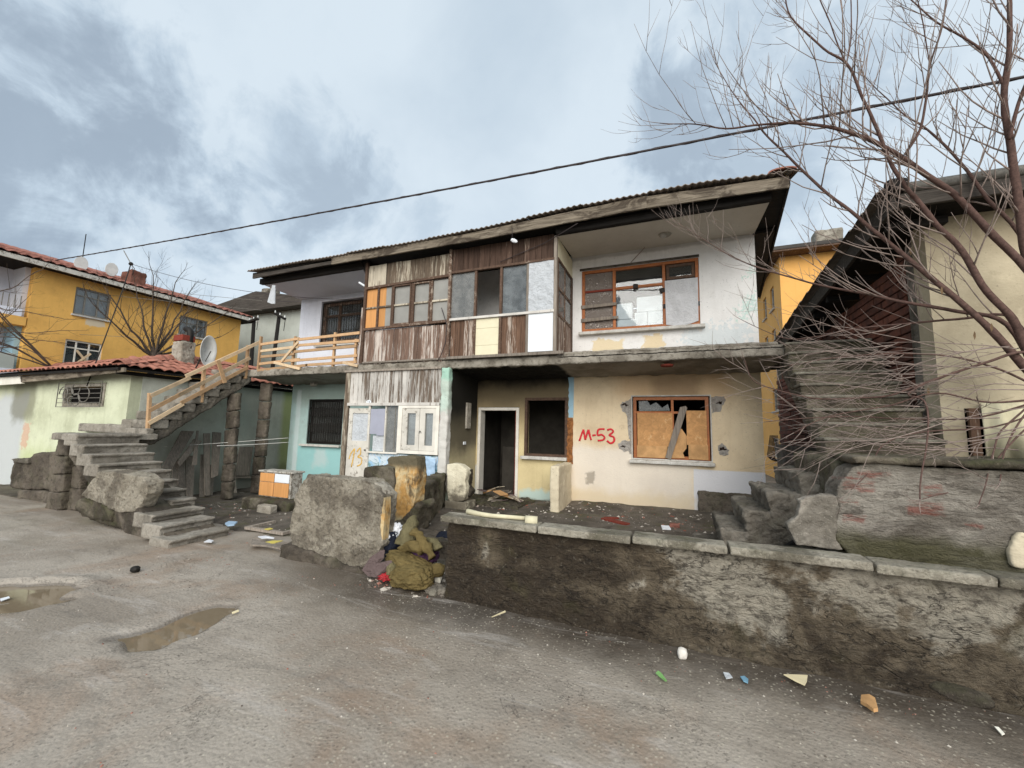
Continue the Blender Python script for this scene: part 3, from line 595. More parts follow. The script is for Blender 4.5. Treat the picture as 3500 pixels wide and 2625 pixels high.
for nm, P, z, lb in (('puddle', P1, -.030, 'muddy puddle in the broken pothole'), ('puddle', P2, -.026, 'shallow muddy puddle on the asphalt')):
    x0, x1 = min(p[0] for p in P) - .12, max(p[0] for p in P) + .12; y0, y1 = min(p[1] for p in P) - .12, max(p[1] for p in P) + .12
    vs = [(x0, y0, z), (x1, y0, z), (x1, y1, z), (x0, y1, z)]
    o = kind(link_mesh(nm, vs, [tuple(range(len(vs)))], A['water']), 'structure'); o['label'] = lb
# ---------------------------------------------------------------- the derelict house
HY, BY, EY = 7.8, 6.62, 6.38
H = thing('derelict_house', 'long two storey derelict house with boarded porch, red marking and peeling plaster', 'house', (-4, 7.8, .2))
wall('wall', A['cream'], H, -1.9, 1.36, -.05, 2.78, HY, .22, [(-.72, .58, 1.12, 2.26)])
wall('wall', A['soot'], H, -4.06, -1.9, -.05, 2.78, HY + .015, .205, [(-3.84, -2.95, -.05, 2.06), (-2.8, -1.95, 1.09, 2.23)])
wall('wall', A['turq'], H, -9.33, -4.06, -.15, 2.78, HY, .22, [(-8.72, -7.57, 1.13, 2.26)])
wall('wall', A['white'], H, -1.9, 1.36, 2.84, 5.14, HY, .22, [(-1.66, .47, 3.53, 4.78)])
wall('wall', A['whiteL'], H, -9.27, -5.95, 2.84, 5.06, HY, .22, [(-8.54, -7.15, 3.68, 4.82)])
wall('wall', A['white'], H, -5.95, -1.9, 2.84, 5.06, HY + .02, .2, [(-3.1, -2.35, 2.84, 4.75), (-5.2, -4.3, 3.6, 4.7)])
box('wall', A['white'], H, 1.14, 1.355, HY + .222, 12, -.05, 5.1, 0); box('wall', A['turq'], H, -9.325, -9.1, HY + .222, 12, -.15, 5.0, 0)
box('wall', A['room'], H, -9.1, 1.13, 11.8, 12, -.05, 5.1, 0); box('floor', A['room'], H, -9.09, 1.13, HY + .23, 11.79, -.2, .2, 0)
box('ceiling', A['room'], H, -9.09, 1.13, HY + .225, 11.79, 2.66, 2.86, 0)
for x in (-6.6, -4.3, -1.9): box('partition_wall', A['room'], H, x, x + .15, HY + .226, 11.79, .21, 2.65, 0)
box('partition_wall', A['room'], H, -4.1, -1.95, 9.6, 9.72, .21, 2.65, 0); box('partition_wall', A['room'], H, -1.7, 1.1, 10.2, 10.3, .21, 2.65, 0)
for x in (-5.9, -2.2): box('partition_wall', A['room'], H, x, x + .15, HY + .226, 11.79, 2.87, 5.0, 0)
# balcony slab with crumbling edge, tapering out from the wall
mb = MB()
mb.prism([(-9.46, BY, 2.72), (-9.46, BY, 2.885), (-9.46, 7.79, 2.885), (-9.46, 7.79, 2.63)], (10.94, 0, 0))
slab = rough('balcony_slab', mb, A['slab'], H, .034, .02, 5, 3, .012)
rough('slab_kerb', MB().box(-1.78, 1.40, BY + .01, BY + .30, 2.86, 2.93), A['slab'], H, .03, .010, 6, 5)
# porch side wall and corner post
rough('post', MB().box(-4.06, -3.89, 6.56, 6.72, .05, 2.73), A['mint'], H, .026, .016, 6, 8)
box('wall', A['sootside'], H, -4.055, -3.9, 6.73, HY, 0, 2.70, 0)
# strip of bared masonry at the corner
mb = MB(); n = 14; top = []; 
for k in range(n + 1):
    z = 1.86 + .84 * k / n; top.append((-1.90 - .03 * rnd.random(), HY - .012, z))
mb.prism([(-1.815, HY - .012, 1.86), (-1.805, HY - .012, 2.70)] + top[::-1], (0, .03, 0)); mb.build('corner_strip', A['blueplaster'], H)
mb = MB(); top = [(-1.92 - .03 * rnd.random(), HY - .012, .97 + .88 * k / n) for k in range(n + 1)]; bot = [(-1.83 + .02 * rnd.random(), HY - .012, .97 + .88 * k / n) for k in range(n + 1)]
mb.prism(bot + top[::-1], (0, .03, 0)); mb.build('corner_strip', A['rust'], H)
# soffits and eave
MB().prism([(-1.84, 6.60, 4.985), (-1.84, 7.80, 5.075), (-1.84, 7.80, 5.12), (-1.84, 6.60, 5.03)], (3.2, 0, 0)).build('soffit', A['soffit'], H)
MB().prism([(-9.28, 6.72, 4.985), (-9.28, 7.80, 4.95), (-9.28, 7.80, 5.0), (-9.28, 6.72, 5.03)], (3.24, 0, 0)).build('soffit', A['whiteL'], H)
for x0, x1, y0 in ((-9.3, -6.0, 6.70), (-1.84, 1.37, 6.585)): box('soffit_beam', A['w_black'], H, x0, x1, y0 - .10, y0, 4.975, 5.11, .01)
MB().prism([(-9.24, EY, 5.13), (1.55, EY, 5.13), (2.1, 11.8, 5.13), (-9.5, 11.8, 5.13)], (0, 0, .03)).build('eave_boarding', A['w_black'], H)
MB().prism([(1.345, HY - .02, 5.05), (1.66, 7.75, 5.06), (2.06, 11.7, 5.06), (1.345, 11.7, 5.05)], (0, 0, .05)).build('eave_boarding', A['w_black'], H)
def fascia(x0, x1, a0, a1, b0, b1, mat, y=EY):
    mb = MB(); n = 10; lo = []; hi = []
    for k in range(n + 1):
        t = k / n; x = x0 + (x1 - x0) * t; w = .008 * mnoise.noise(Vector((x * 2.2, 3, 1)))
        lo.append((x, y, a0 + (a1 - a0) * t + w + .004 * rnd.random())); hi.append((x, y, b0 + (b1 - b0) * t + w))
    mb.prism(lo + hi[::-1], (0, .035, 0)); return mb.build('eave_board', mat, H)
fascia(-9.24, -6.72, 5.03, 5.06, 5.135, 5.16, A['w_fasciadk']); fascia(-6.76, -3.78, 5.03, 5.03, 5.185, 5.20, A['w_fascia'], EY - .036)
fascia(-3.77, -.33, 5.015, 5.08, 5.17, 5.285, A['w_fascia'], EY - .05); fascia(-.33, 1.56, 5.09, 5.035, 5.28, 5.20, A['w_fascia'], EY - .03)
MB().prism([(1.55, EY, 5.09), (1.55, EY, 5.20), (2.1, 11.8, 5.16), (2.1, 11.8, 5.09)], (.03, 0, 0)).build('verge_board', A['w_black'], H)
# corrugated roof, sheet by sheet
def ztop(x): return 5.165 + .115 * smooth(-4.2, -.8, x) - .06 * smooth(.3, 1.5, x)
xa = -9.32
for s in range(11):
    x0 = xa + s * 1.0; nx = 40; y0 = EY - .10 + .03 * rnd.random(); dz = .012 * (s % 2) + .01 * rnd.random(); vs = []; fs = []
    ys = [y0, y0 + .6, y0 + 2.2, 10.6]
    for y in ys:
        for i in range(nx + 1):
            x = x0 + 1.0 * i / nx; vs.append((x, y, ztop(x) + .03 + dz + .013 * math.sin((x + 20) * 2 * math.pi / .1) + (y - y0) * .30))
    nn = len(vs); vs += [(v[0], v[1] + .001, v[2] - .012) for v in vs]
    for j in range(len(ys) - 1):
        for i in range(nx):
            a = j * (nx + 1) + i; b = a + nx + 1; fs += [(a, a + 1, b + 1, b), (a + nn, b + nn, b + nn + 1, a + nn + 1)]
    fs += [(i, i + nn, i + nn + 1, i + 1) for i in range(nx)]
    link_mesh('roof_sheet', vs, fs, A['sheet'], H, True)
for k in range(5):
    y = EY - .1 + k * .35; a = Vector((1.34 + k * .03, y, ztop(1.4) + .045 + k * .105)); mb = MB()
    pts = [a + Vector((.17 * math.cos(t), 0, .05 * math.sin(t))) + Vector((.13, 0, 0)) for t in [math.pi * q / 8 for q in range(9)]]
    mb.prism(pts + [p - Vector((0, 0, .02)) for p in pts[::-1]], (0, .42, .12)); mb.build('verge_tile', A['tile'], H)
mb = MB().prism([(-9.3, 10.55, 5.17), (1.6, 10.55, 5.17), (1.6, 10.55, 6.45), (-9.3, 10.55, 6.45)], (0, .1, 0)); mb.build('gable_board', A['w_black'], H)
# ------------------------------------------------ boarding helpers
def planks(parent, x0, x1, z0, z1, y, n, mat, th=.018, jit=.012, ragged=0, name='plank'):
    w = (x1 - x0) / n
    for k in range(n):
        a = x0 + k * w + .0025; b = x0 + (k + 1) * w - .0025; dy = rnd.uniform(-jit, jit) * .5; t = rnd.uniform(-.006, .006)
        lo = z0 - ragged * rnd.random(); hi = z1 + jit * rnd.uniform(-.3, .3); mb = MB()
        P = [(a, y + dy, lo + rnd.uniform(-ragged, ragged) * .5), (b, y + dy + t, lo + rnd.uniform(-ragged, ragged) * .5), (b, y + dy + t, hi), (a, y + dy, hi)]
        mb.prism(P, (0, th, 0)); mb.build(name, mat, parent, bevel=.002)
def bars(parent, name, mat, xs, z0, z1, y, w=.04, th=.05):
    for x in xs: box(name, mat, parent, x - w / 2, x + w / 2, y - th * .6, y + th * .4, z0, z1, .004)
def rail(parent, name, mat, x0, x1, z, y, h=.04, th=.05, z2=None):
    z2 = z if z2 is None else z2
    return MB().prism([(x0, y - th * .6, z - h/2), (x1, y - th * .6, z2 - h/2), (x1, y - th * .6, z2 + h/2), (x0, y - th * .6, z + h/2)], (0, th, 0)).build(name, mat, parent, bevel=.003)
def pane(parent, mat, x0, x1, z0, z1, y, th=.005, name='pane'): return box(name, mat, parent, x0, x1, y, y + th, z0, z1, 0)
# ------------------------------------------------ upper boarded porch: left half (weathered pale boards)
GP = kind(box('porch_sill', A['w_old'], H, -6.05, -1.84, BY - .03, BY + .10, 2.885, 2.925, .01), 'part'); del GP['kind']
bars(H, 'porch_post', A['w_brownframe'], (-6.01, -3.965), 2.9, 5.06, BY, .06, .07)
bars(H, 'porch_post', A['w_old'], (-1.865,), 2.9, 5.0, BY, .055, .07)
planks(H, -5.98, -3.99, 4.52, 4.99, BY, 17, A['w_grey'], ragged=.01)
rail(H, 'porch_rail', A['w_brownframe'], -6.0, -3.99, 4.49, BY - .01, .05, .06, 4.535)
rail(H, 'porch_rail', A['w_brownframe'], -6.02, -3.98, 3.605, BY - .01, .05, .06, 3.635)
planks(H, -6.0, -3.99, 2.90, 3.58, BY, 21, A['w_pink'], ragged=.03)
bars(H, 'mullion', A['w_brownframe'], (-5.67, -5.31, -4.82, -4.37), 3.63, 4.48, BY, .045)
for x0, x1 in ((-5.98, -5.69), (-5.65, -5.34), (-5.28, -4.845), (-4.795, -4.39), (-4.35, -4.0)): rail(H, 'glazing_bar', A['w_grey'], x0, x1, 4.06, BY, .035, .045)
for x0, x1 in ((-5.31, -4.82), (-4.82, -4.37)):                                  # casements set in the row
    rail(H, 'sash_rail', A['w_brownframe'], x0 + .03, x1 - .03, 3.66, BY - .02, .03, .04); rail(H, 'sash_rail', A['w_brownframe'], x0 + .03, x1 - .03, 4.46, BY - .02, .03, .04)
    bars(H, 'sash_stile', A['w_brownframe'], (x0 + .04, x1 - .04), 3.66, 4.46, BY - .02, .03, .04)
for z0, z1 in ((3.63, 4.05), (4.07, 4.48)):
    pane(H, A['ply2'], -5.98, -5.69, z0, z1, BY + .005, .01, 'board'); pane(H, A['ply2'], -5.65, -5.49, z0, z1, BY + .005, .01, 'board'); pane(H, A['grime'], -5.489, -5.335, z0, z1, BY + .008)
    for x0, x1 in ((-5.285, -4.845), (-4.795, -4.395), (-4.345, -4.0)): pane(H, A['grime'], x0, x1, z0, z1, BY + .006)
# right half (dark stained boards)
planks(H, -3.93, -1.90, 4.60, 5.05, BY, 18, A['w_dark'], ragged=.006)
rail(H, 'porch_rail', A['w_brownframe'], -3.94, -1.88, 4.58, BY - .01, .045, .06); rail(H, 'porch_rail', A['w_white'], -3.94, -1.88, 3.65, BY - .01, .045, .06)
bars(H, 'mullion', A['w_brownframe'], (-3.41, -2.89), 2.93, 4.57, BY, .05); bars(H, 'mullion', A['w_old'], (-2.375,), 2.93, 4.57, BY, .045)
pane(H, A['glassdirty'], -3.93, -3.435, 3.68, 4.56, BY + .004); pane(H, A['glassclear'], -2.86, -2.40, 3.68, 4.56, BY + .004)
# wrinkled plastic film
vs = []; fs = []; n = 22
for j in range(n + 1):
    for i in range(n + 1):
        x = -2.35 + .46 * i / n; z = 3.66 + .91 * j / n; vs.append((x, BY - .035 - .012 * mnoise.noise(Vector((x * 7 + z * 3, z * 7, 1))) - .008 * mnoise.noise(Vector((x * 18, z * 12 + x * 9, 4))), z))
for j in range(n):
    for i in range(n): a = j * (n + 1) + i; fs.append((a, a + 1, a + n + 2, a + n + 1))
link_mesh('plastic_film', vs, fs, A['film'], H, True)
planks(H, -3.92, -3.44, 2.93, 3.62, BY, 5, A['w_brown'], ragged=.006); planks(H, -2.865, -2.40, 2.93, 3.62, BY, 5, A['w_brown'], ragged=.006)
for z0, z1 in ((2.93, 3.12), (3.123, 3.44), (3.443, 3.62)): box('panel', A['panelcream'], H, -3.385, -2.915, BY - .004, BY + .012, z0, z1, .002)
box('panel', A['panelwhite'], H, -2.352, -1.90, BY - .02, BY, 2.95, 3.63, .003)
rail(H, 'porch_rail', A['w_old'], -3.95, -1.70, 2.905, BY - .05, .05, .07)
# side of the porch: panel door with four panes
Xs = -1.855
box('side_panel', A['panelcream'], H, Xs - .012, Xs + .004, BY + .05, HY, 4.64, 5.02, 0)
for y0, y1 in ((BY + .05, BY + .10), (7.16, 7.20), (7.68, 7.78)): box('side_stile', A['w_brownframe'], H, Xs - .02, Xs + .02, y0, y1, 2.92, 4.64, .003)
for z in (4.62, 4.1, 3.62): box('side_rail', A['w_brownframe'], H, Xs - .018, Xs + .018, BY + .1, 7.68, z - .025, z + .025, .003)
box('side_board', A['w_pink'], H, Xs - .01, Xs + .005, BY + .1, 7.68, 2.92, 3.595, .002)
for y0, y1 in ((BY + .10, 7.16), (7.2, 7.68)):
    for z0, z1 in ((3.645, 4.075), (4.125, 4.595)): box('pane', A['glassdirty'], H, Xs - .003, Xs + .002, y0, y1, z0, z1, 0)
# inner door seen through the open bay
box('inner_door', A['w_brownframe'], H, -2.35, -2.2, HY - .02, HY + .02, 2.87, 4.7, .004); box('inner_door', A['w_brownframe'], H, -3.15, -3.05, HY - .02, HY + .02, 2.87, 4.75, .004)
# ------------------------------------------------ lower boarded entrance
planks(H, -6.28, -4.07, 2.06, 2.715, BY, 22, A['w_white'], ragged=.004)
box('corner_board', A['w_grey'], H, -6.40, -6.28, BY - .02, BY + .04, .05, 2.74, .006); rail(H, 'head_rail', A['w_white'], -6.28, -4.07, 2.045, BY - .015, .06, .07)
rail(H, 'head_rail', A['w_old'], -6.42, -4.07, 2.735, BY - .01, .04, .06)
D = link_mesh('entrance_door', *(lambda m: (m.v, m.f))(MB().box(-6.26, -6.165, BY, BY + .04, .22, 1.965).box(-5.765, -5.745, BY, BY + .04, .22, 1.965).box(-6.165, -5.765, BY, BY + .04, .22, 1.305).box(-6.165, -5.765, BY, BY + .04, 1.865, 1.965)), A['w_whiteframe'], H); tag(D, 'cream entrance door daubed with a yellow 13')
pane(D, A['film'], -6.165, -5.765, 1.305, 1.865, BY + .02)
def stroke(parent, name, k, pts, Y, r, mat, sub=4):
    P = [PY(k, x, y, Y) for x, y in pts]; Q = []
    for i in range(len(P) - 1):
        a = P[max(i-1, 0)]; b = P[i]; c = P[i+1]; d = P[min(i+2, len(P)-1)]
        for s in range(sub):
            t = s / sub; Q.append(.5 * ((2*b) + (c-a)*t + (2*a-5*b+4*c-d)*t*t + (3*b-a-3*c+d)*t**3))
    Q.append(P[-1]); R = [r * (1 + .25 * mnoise.noise(q * 9)) for q in Q]
    return MB().tube(Q, R, 8, (1, .12, 1)).build(name, mat, parent, True)
stroke(D, 'painted_digit', 'd', [(925, 1010), (945, 950), (985, 895)], BY - .003, .012, A['yellowpaint']); stroke(D, 'painted_digit', 'd', [(985, 895), (975, 980), (950, 1095)], BY - .003, .014, A['yellowpaint'])
stroke(D, 'painted_digit', 'd', [(1010, 930), (1045, 890), (1050, 950), (1020, 985), (1060, 1000), (1055, 1060), (1010, 1085)], BY - .003, .014, A['yellowpaint'])
box('door_handle', A['iron'], D, -5.80, -5.77, BY - .03, BY, 1.12, 1.14, .002)
bars(H, 'door_post', A['w_whiteframe'], (-5.715,), .2, 2.02, BY, .05)
box('panel', A['panelgrey'], H, -5.685, -5.515, BY - .02, BY - .008, 1.45, 1.95, .002); box('panel', A['panelgrey'], H, -5.51, -5.33, BY - .028, BY - .012, 1.425, 1.955, .002)
bars(H, 'mullion', A['w_whiteframe'], (-5.315, -5.005), 1.1, 2.02, BY, .03, .04); bars(H, 'mullion', A['ironpale'], (-5.10,), 1.12, 2.0, BY + .01, .014, .02)
pane(H, A['film'], -5.62, -5.335, 1.12, 1.42, BY + .01); pane(H, A['glassdirty'], -5.30, -5.02, 1.12, 2.01, BY + .008); box('curtain', A['curtain'], H, -5.3, -5.03, BY + .06, BY + .065, 1.12, 2.0, 0)
rail(H, 'sill', A['w_whiteframe'], -5.70, -4.98, 1.095, BY - .015, .035, .07)
CS = link_mesh('casement', *(lambda m: (m.v, m.f))(MB().box(-4.99, -4.90, BY - .05, BY + .03, 1.10, 2.05).box(-4.14, -4.07, BY - .05, BY + .03, 1.10, 2.05).box(-4.90, -4.14, BY - .05, BY + .03, 1.97, 2.05).box(-4.90, -4.14, BY - .05, BY + .03, 1.10, 1.165)), A['w_whiteframe'], H); tag(CS, 'white two sash casement window')
for x0, x1, p0, p1 in ((-4.895, -4.505, -4.78, -4.59), (-4.495, -4.145, -4.38, -4.205)):
    sh = link_mesh('sash', *(lambda m: (m.v, m.f))(MB().box(x0, p0, BY - .04, BY, 1.17, 1.965).box(p1, x1, BY - .04, BY, 1.17, 1.965).box(p0, p1, BY - .04, BY, 1.87, 1.965).box(p0, p1, BY - .04, BY, 1.17, 1.265)), A['w_whiteframe'], CS)
    pane(CS, A['glass'], p0, p1, 1.265, 1.87, BY - .015); box('curtain', A['curtain'], CS, p0 - .02, p1 + .02, BY + .02, BY + .025, 1.25, 1.89, 0)
stroke(CS, 'catch', 'd', [(1680, 735), (1692, 705), (1705, 730)], BY - .045, .006, A['iron'])
box('dado_panel', A['marbled'], H, -5.69, -4.07, BY, BY + .02, .1, 1.075, .003); box('corner_board', A['redwood'], H, -4.07, -4.045, BY - .02, BY + .03, .5, 2.7, .003)
# number plate over the door
pl = MB(); c = PY('d', 1138, 393, BY - .02); pts = [c + Vector((.062 * math.cos(t), 0, .045 * math.sin(t))) for t in [2 * math.pi * q / 24 for q in range(24)]]
NP = pl.prism(pts, (0, .006, 0)).build('number_plate', A['panelwhite'], H)
stroke(NP, 'plate_digit', 'd', [(1126, 385), (1131, 380), (1129, 408)], BY - .022, .004, A['iron']); stroke(NP, 'plate_digit', 'd', [(1142, 381), (1152, 384), (1145, 393), (1153, 402), (1141, 408)], BY - .022, .004, A['iron'])
# ------------------------------------------------ windows
def frame_box(name, mat, parent, x0, x1, z0, z1, y, w, th):
    m = MB().box(x0, x0 + w, y, y + th, z0, z1).box(x1 - w, x1, y, y + th, z0, z1).box(x0 + w, x1 - w, y, y + th, z1 - w, z1).box(x0 + w, x1 - w, y, y + th, z0, z0 + w)
    return m.build(name, mat, parent)
UW = frame_box('window', A['w_frame'], H, -1.655, .465, 3.535, 4.775, HY + .015, .055, .07); tag(UW, 'orange framed window patched with boards, boxes and plastic')
yw = HY + .02
for x in (-1.03, -.125): box('mullion', A['w_frame'], UW, x - .028, x + .028, yw, yw + .06, 3.59, 4.72, .004)
box('transom', A['w_frame'], UW, -1.0, -.155, yw + .004, yw + .055, 4.335, 4.385, .004); box('transom', A['redwood'], UW, -1.6, -1.06, yw + .004, yw + .055, 4.33, 4.37, .004)
pane(UW, A['pattern'], -1.60, -1.06, 3.59, 4.33, yw + .03); pane(UW, A['pattern'], -1.60, -1.06, 4.37, 4.72, yw + .03); pane(UW, A['glass'], -1.0, -.155, 3.59, 4.335, yw + .03); pane(UW, A['glass'], -1.0, -.155, 4.385, 4.72, yw + .03)
for z, x1 in ((4.04, -.98), (3.77, -.95)): MB().prism([(-1.67, HY - .02, z - .04), (x1, HY - .02, z - .02), (x1, HY - .02, z + .035), (-1.67, HY - .02, z + .03)], (0, .025, 0)).build('batten', A['w_old'], UW, bevel=.003)
sh = frame_box('sash', A['w_brownframe'], UW, -.08, .40, 4.42, 4.70, yw - .01, .05, .04); pane(UW, A['glass'], -.03, .35, 4.47, 4.65, yw + .01)
vs = []; fs = []; n = 24
for j in range(n + 1):
    for i in range(n + 1):
        u = i / n; t = j / n; x = -.11 + .56 * u; z = 3.60 + .80 * t - .05 * math.sin(math.pi * u) * (1 - t) - .03 * (1 - t) * (1 - u)
        fold = .03 * math.sin(math.pi * u) * (1 - t) * t * 4 * mnoise.noise(Vector((x * 5 + t * 2, t * 2, 7))); vs.append((x + .02 * (1 - t) * (.5 - u), HY + .005 - fold - .008 * mnoise.noise(Vector((x * 14, z * 6, 2))) - .01, z))
for j in range(n):
    for i in range(n): a = j * (n + 1) + i; fs.append((a, a + 1, a + n + 2, a + n + 1))
link_mesh('hanging_sheet', vs, fs, A['curtain'], UW, True)
rail(H, 'sill', A['sillwhite'], -1.70, .54, 3.49, HY - .03, .055, .14)
for x0, x1, z0, z1, dy in ((-.99, -.70, 3.75, 4.06, .0), (-.98, -.62, 3.60, 3.74, .0), (-.62, -.16, 3.87, 4.16, .04), (-.66, -.43, 3.60, 3.86, .03), (-.42, -.16, 3.60, 3.86, .0)):
    box('stacked_carton', A['panelwhite'], UW, x0, x1, HY + .062 + dy * .4, HY + .3, z0, z1, .006)
box('shelf', A['w_old'], UW, -1.60, .40, HY + .12, HY + .55, 3.54, 3.595, .003)
for x, z in ((-.63, 4.36), (-.16, 4.23), (-.10, 3.92), (.47, 3.92)): box('tape', A['iron'], UW, x - .045, x + .045, HY + .0, HY + .012, z - .04, z + .04, 0)
box('lintel_scar', A['concdark'], H, -1.70, .48, HY - .008, HY + .02, 4.782, 4.83, 0)
# lower right window, boarded
LW = frame_box('window', A['w_frame'], H, -.70, .56, 1.14, 2.245, HY + .03, .055, .07); tag(LW, 'smashed window boarded with orange sheets and a slanting plank')
frame_box('outer_trim', A['sillwhite'], LW, -.735, .60, 1.115, 2.275, HY - .012, .022, .04)
box('mullion', A['w_frame'], LW, -.05, -.005, HY + .035, HY + .09, 1.2, 2.19, .003); box('transom', A['w_frame'], LW, -.645, .505, HY + .036, HY + .088, 1.945, 1.985, .003)
pane(LW, A['ply'], -.63, -.03, 1.36, 1.955, HY + .02, .012, 'board'); pane(LW, A['cardboard'], -.64, -.12, 1.155, 1.365, HY + .012, .008, 'board'); pane(LW, A['ply'], .20, .52, 1.40, 2.0, HY + .02, .012, 'board'); pane(LW, A['cardboard'], .22, .53, 1.155, 1.41, HY + .012, .008, 'board')
MB().prism([(-.1, HY + .014, 1.16), (.16, HY + .014, 1.17), (.13, HY + .014, 1.26), (.19, HY + .014, 1.34), (.2, HY + .014, 1.55), (.12, HY + .014, 1.68), (-.05, HY + .014, 1.66)], (0, .008, 0)).build('board', A['cardboard'], LW)
MB().prism([(-.60, HY + .05, 1.99), (-.60, HY + .05, 2.17), (-.45, HY + .05, 2.18), (-.40, HY + .05, 2.10), (-.3, HY + .05, 2.15), (-.2, HY + .05, 2.05), (-.1, HY + .05, 2.12), (-.07, HY + .05, 2.0), (-.3, HY + .05, 1.995)], (0, .004, 0)).build('broken_pane', A['glassdirty'], LW)
MB().prism([(-.16, HY - .03, 1.17), (-.07, HY - .03, 1.13), (.22, HY - .01, 2.05), (.19, HY - .01, 2.08), (.10, HY - .01, 2.06)], (0, .03, 0)).build('slanting_plank', A['w_old'], LW, bevel=.003)
rough('sill', MB().box(-.77, .63, HY - .09, HY + .04, 1.05, 1.112), A['sillwhite'], H, .016, .006, 9, 2)
# hacked plaster round that window
def scar(k, pts, Y, mat, hole=None):
    P = []
    for i in range(len(pts)):
        a = PY(k, *pts[i], Y - .006); b = PY(k, *pts[(i + 1) % len(pts)], Y - .006)
        for s in range(7):
            q = a.lerp(b, s / 7); q.x += .03 * mnoise.noise(q * 24); q.z += .03 * mnoise.noise(q * 24 + Vector((9, 9, 9))); P.append(q)
    o = MB().prism(P, (0, .012, 0)).build('plaster_scar', mat, H)
    if hole:
        c = PY(k, hole[0], hole[1], Y - .008); r = hole[2]
        MB().prism([c + Vector((r * (.9 + 1.3 * mnoise.noise(Vector((math.cos(t) * 1.7, math.sin(t) * 1.7, hole[0])))) * math.cos(t), 0, r * .6 * (.9 + 1.3 * mnoise.noise(Vector((math.cos(t) * 1.7, math.sin(t) * 1.7, hole[0])))) * math.sin(t))) for t in [2*math.pi*q/26 for q in range(26)]], (0, .01, 0)).build('hole', A['hole'], o)  # flat dark patch on the scar paints a hollow's shade, no real recess
scar('i', [(715, 500), (690, 515), (620, 545), (605, 590), (630, 615), (660, 640), (680, 760), (690, 880), (718, 900)], HY, A['scar'], (655, 560, .045))
scar('i', [(715, 905), (640, 900), (590, 930), (590, 975), (640, 1005), (690, 1000), (718, 1040)], HY, A['scar'], (640, 955, .05))
scar('i', [(1462, 500), (1500, 485), (1590, 480), (1612, 520), (1575, 570), (1560, 630), (1480, 635), (1465, 600)], HY, A['scar'], (1550, 540, .045))
scar('i', [(1530, 960), (1560, 925), (1600, 950), (1640, 990), (1620, 1040), (1580, 1050), (1535, 1015)], HY, A['scar'], (1575, 985, .05))
# red marking M-53
for pts in ([(222, 904), (240, 850), (261, 795)], [(261, 797), (270, 850), (278, 893)], [(277, 893), (292, 845), (308, 797)], [(308, 797), (320, 850), (333, 897)], [(345, 853), (378, 848)], [(460, 792), (402, 798), (395, 850), (432, 845), (460, 870), (445, 895), (395, 902)], [(485, 802), (520, 793), (542, 818), (505, 850), (545, 868), (550, 905), (518, 926), (482, 902)]):
    stroke(H, 'red_marking', 'i', pts, HY - .010, .018, A['redpaint'], 4)
# plinth at the right corner
rough('plinth', MB().box(.34, 1.37, HY - .10, HY + .05, -.1, .63), A['concdark'], H, .03, .02, 5, 6, .012)
# doorway frame, open window
m = MB().box(-3.86, -3.80, HY - .02, HY + .20, .15, 2.05).box(-3.0, -2.94, HY - .02, HY + .20, .15, 2.05).box(-3.80, -3.0, HY - .02, HY + .20, 1.99, 2.05); m.build('door_frame', A['w_whiteframe'], H, bevel=.004)
box('door_stop', A['redwood'], H, -3.03, -3.0, HY + .02, HY + .1, .2, 1.99, .002)
frame_box('window_frame', A['w_brownframe'], H, -2.82, -1.93, 1.08, 2.25, HY + .0, .055, .09); rail(H, 'sill', A['sillwhite'], -2.87, -1.93, 1.055, HY - .01, .06, .13)
box('leaning_sheet', A['room'], H, -3.75, -3.2, 8.9, 8.95, .22, 1.2, 0)
# left grille windows
def bar_grille(parent, x0, x1, z0, z1, y, n, bands, mat, rad=.008):
    G = frame_box('grille', mat, parent, x0, x1, z0, z1, y - .012, .022, .024)
    for k in range(1, n):
        x = x0 + (x1 - x0) * k / n; MB().tube([(x, y, z0 + .01), (x, y, z1 - .01)], rad, 5).build('bar', mat, G)
    w = (x1 - x0) / n
    for za, zb in bands:
        for k in range(1, n):
            x = x0 + w * k; lp = [(x + w * .5 * math.sin(2 * math.pi * t / 16), y - .008, (za + zb) / 2 - (zb - za) / 2 * math.cos(2 * math.pi * t / 16)) for t in range(17)]
            MB().tube(lp, rad * .8, 4).build('scroll', mat, G)
LG = frame_box('window', A['iron'], H, -8.71, -7.58, 1.14, 2.25, HY + .08, .05, .05); tag(LG, 'dark window behind a barred iron grille'); pane(LG, A['glass'], -8.66, -7.63, 1.19, 2.2, HY + .1)
MB().prism([(x, HY + .16, z) for x, z in ((-8.62, 2.2), (-8.0, 2.2), (-7.64, 2.2), (-7.64, 2.0), (-7.8, 1.86), (-8.0, 1.94), (-8.2, 1.82), (-8.4, 2.02))], (0, .01, 0)).build('torn_curtain', A['bagwhite'], LG)
MB().prism([(x, HY + .17, z) for x, z in ((-8.3, 1.2), (-7.64, 1.2), (-7.64, 1.62), (-7.9, 1.5))], (0, .01, 0)).build('torn_curtain', A['curtain'], LG)
vs = [(-8.6, 1.3), (-8.55, 2.15), (-8.1, 1.85), (-7.7, 2.1), (-7.66, 1.9), (-7.9, 1.6), (-8.2, 1.7)]; MB().prism([(x, HY + .15, z) for x, z in vs], (0, .01, 0)).build('torn_curtain', A['film'], LG)
bar_grille(LG, -8.71, -7.58, 1.14, 2.25, HY + .03, 15, ((1.82, 2.06), (1.42, 1.66)), A['iron'])
rail(H, 'sill', A['sillwhite'], -8.86, -7.55, 1.10, HY - .02, .05, .12)
UG = frame_box('window', A['w_brownframe'], H, -8.535, -7.155, 3.69, 4.81, HY + .07, .11, .08); tag(UG, 'brown framed window with thin iron bars')
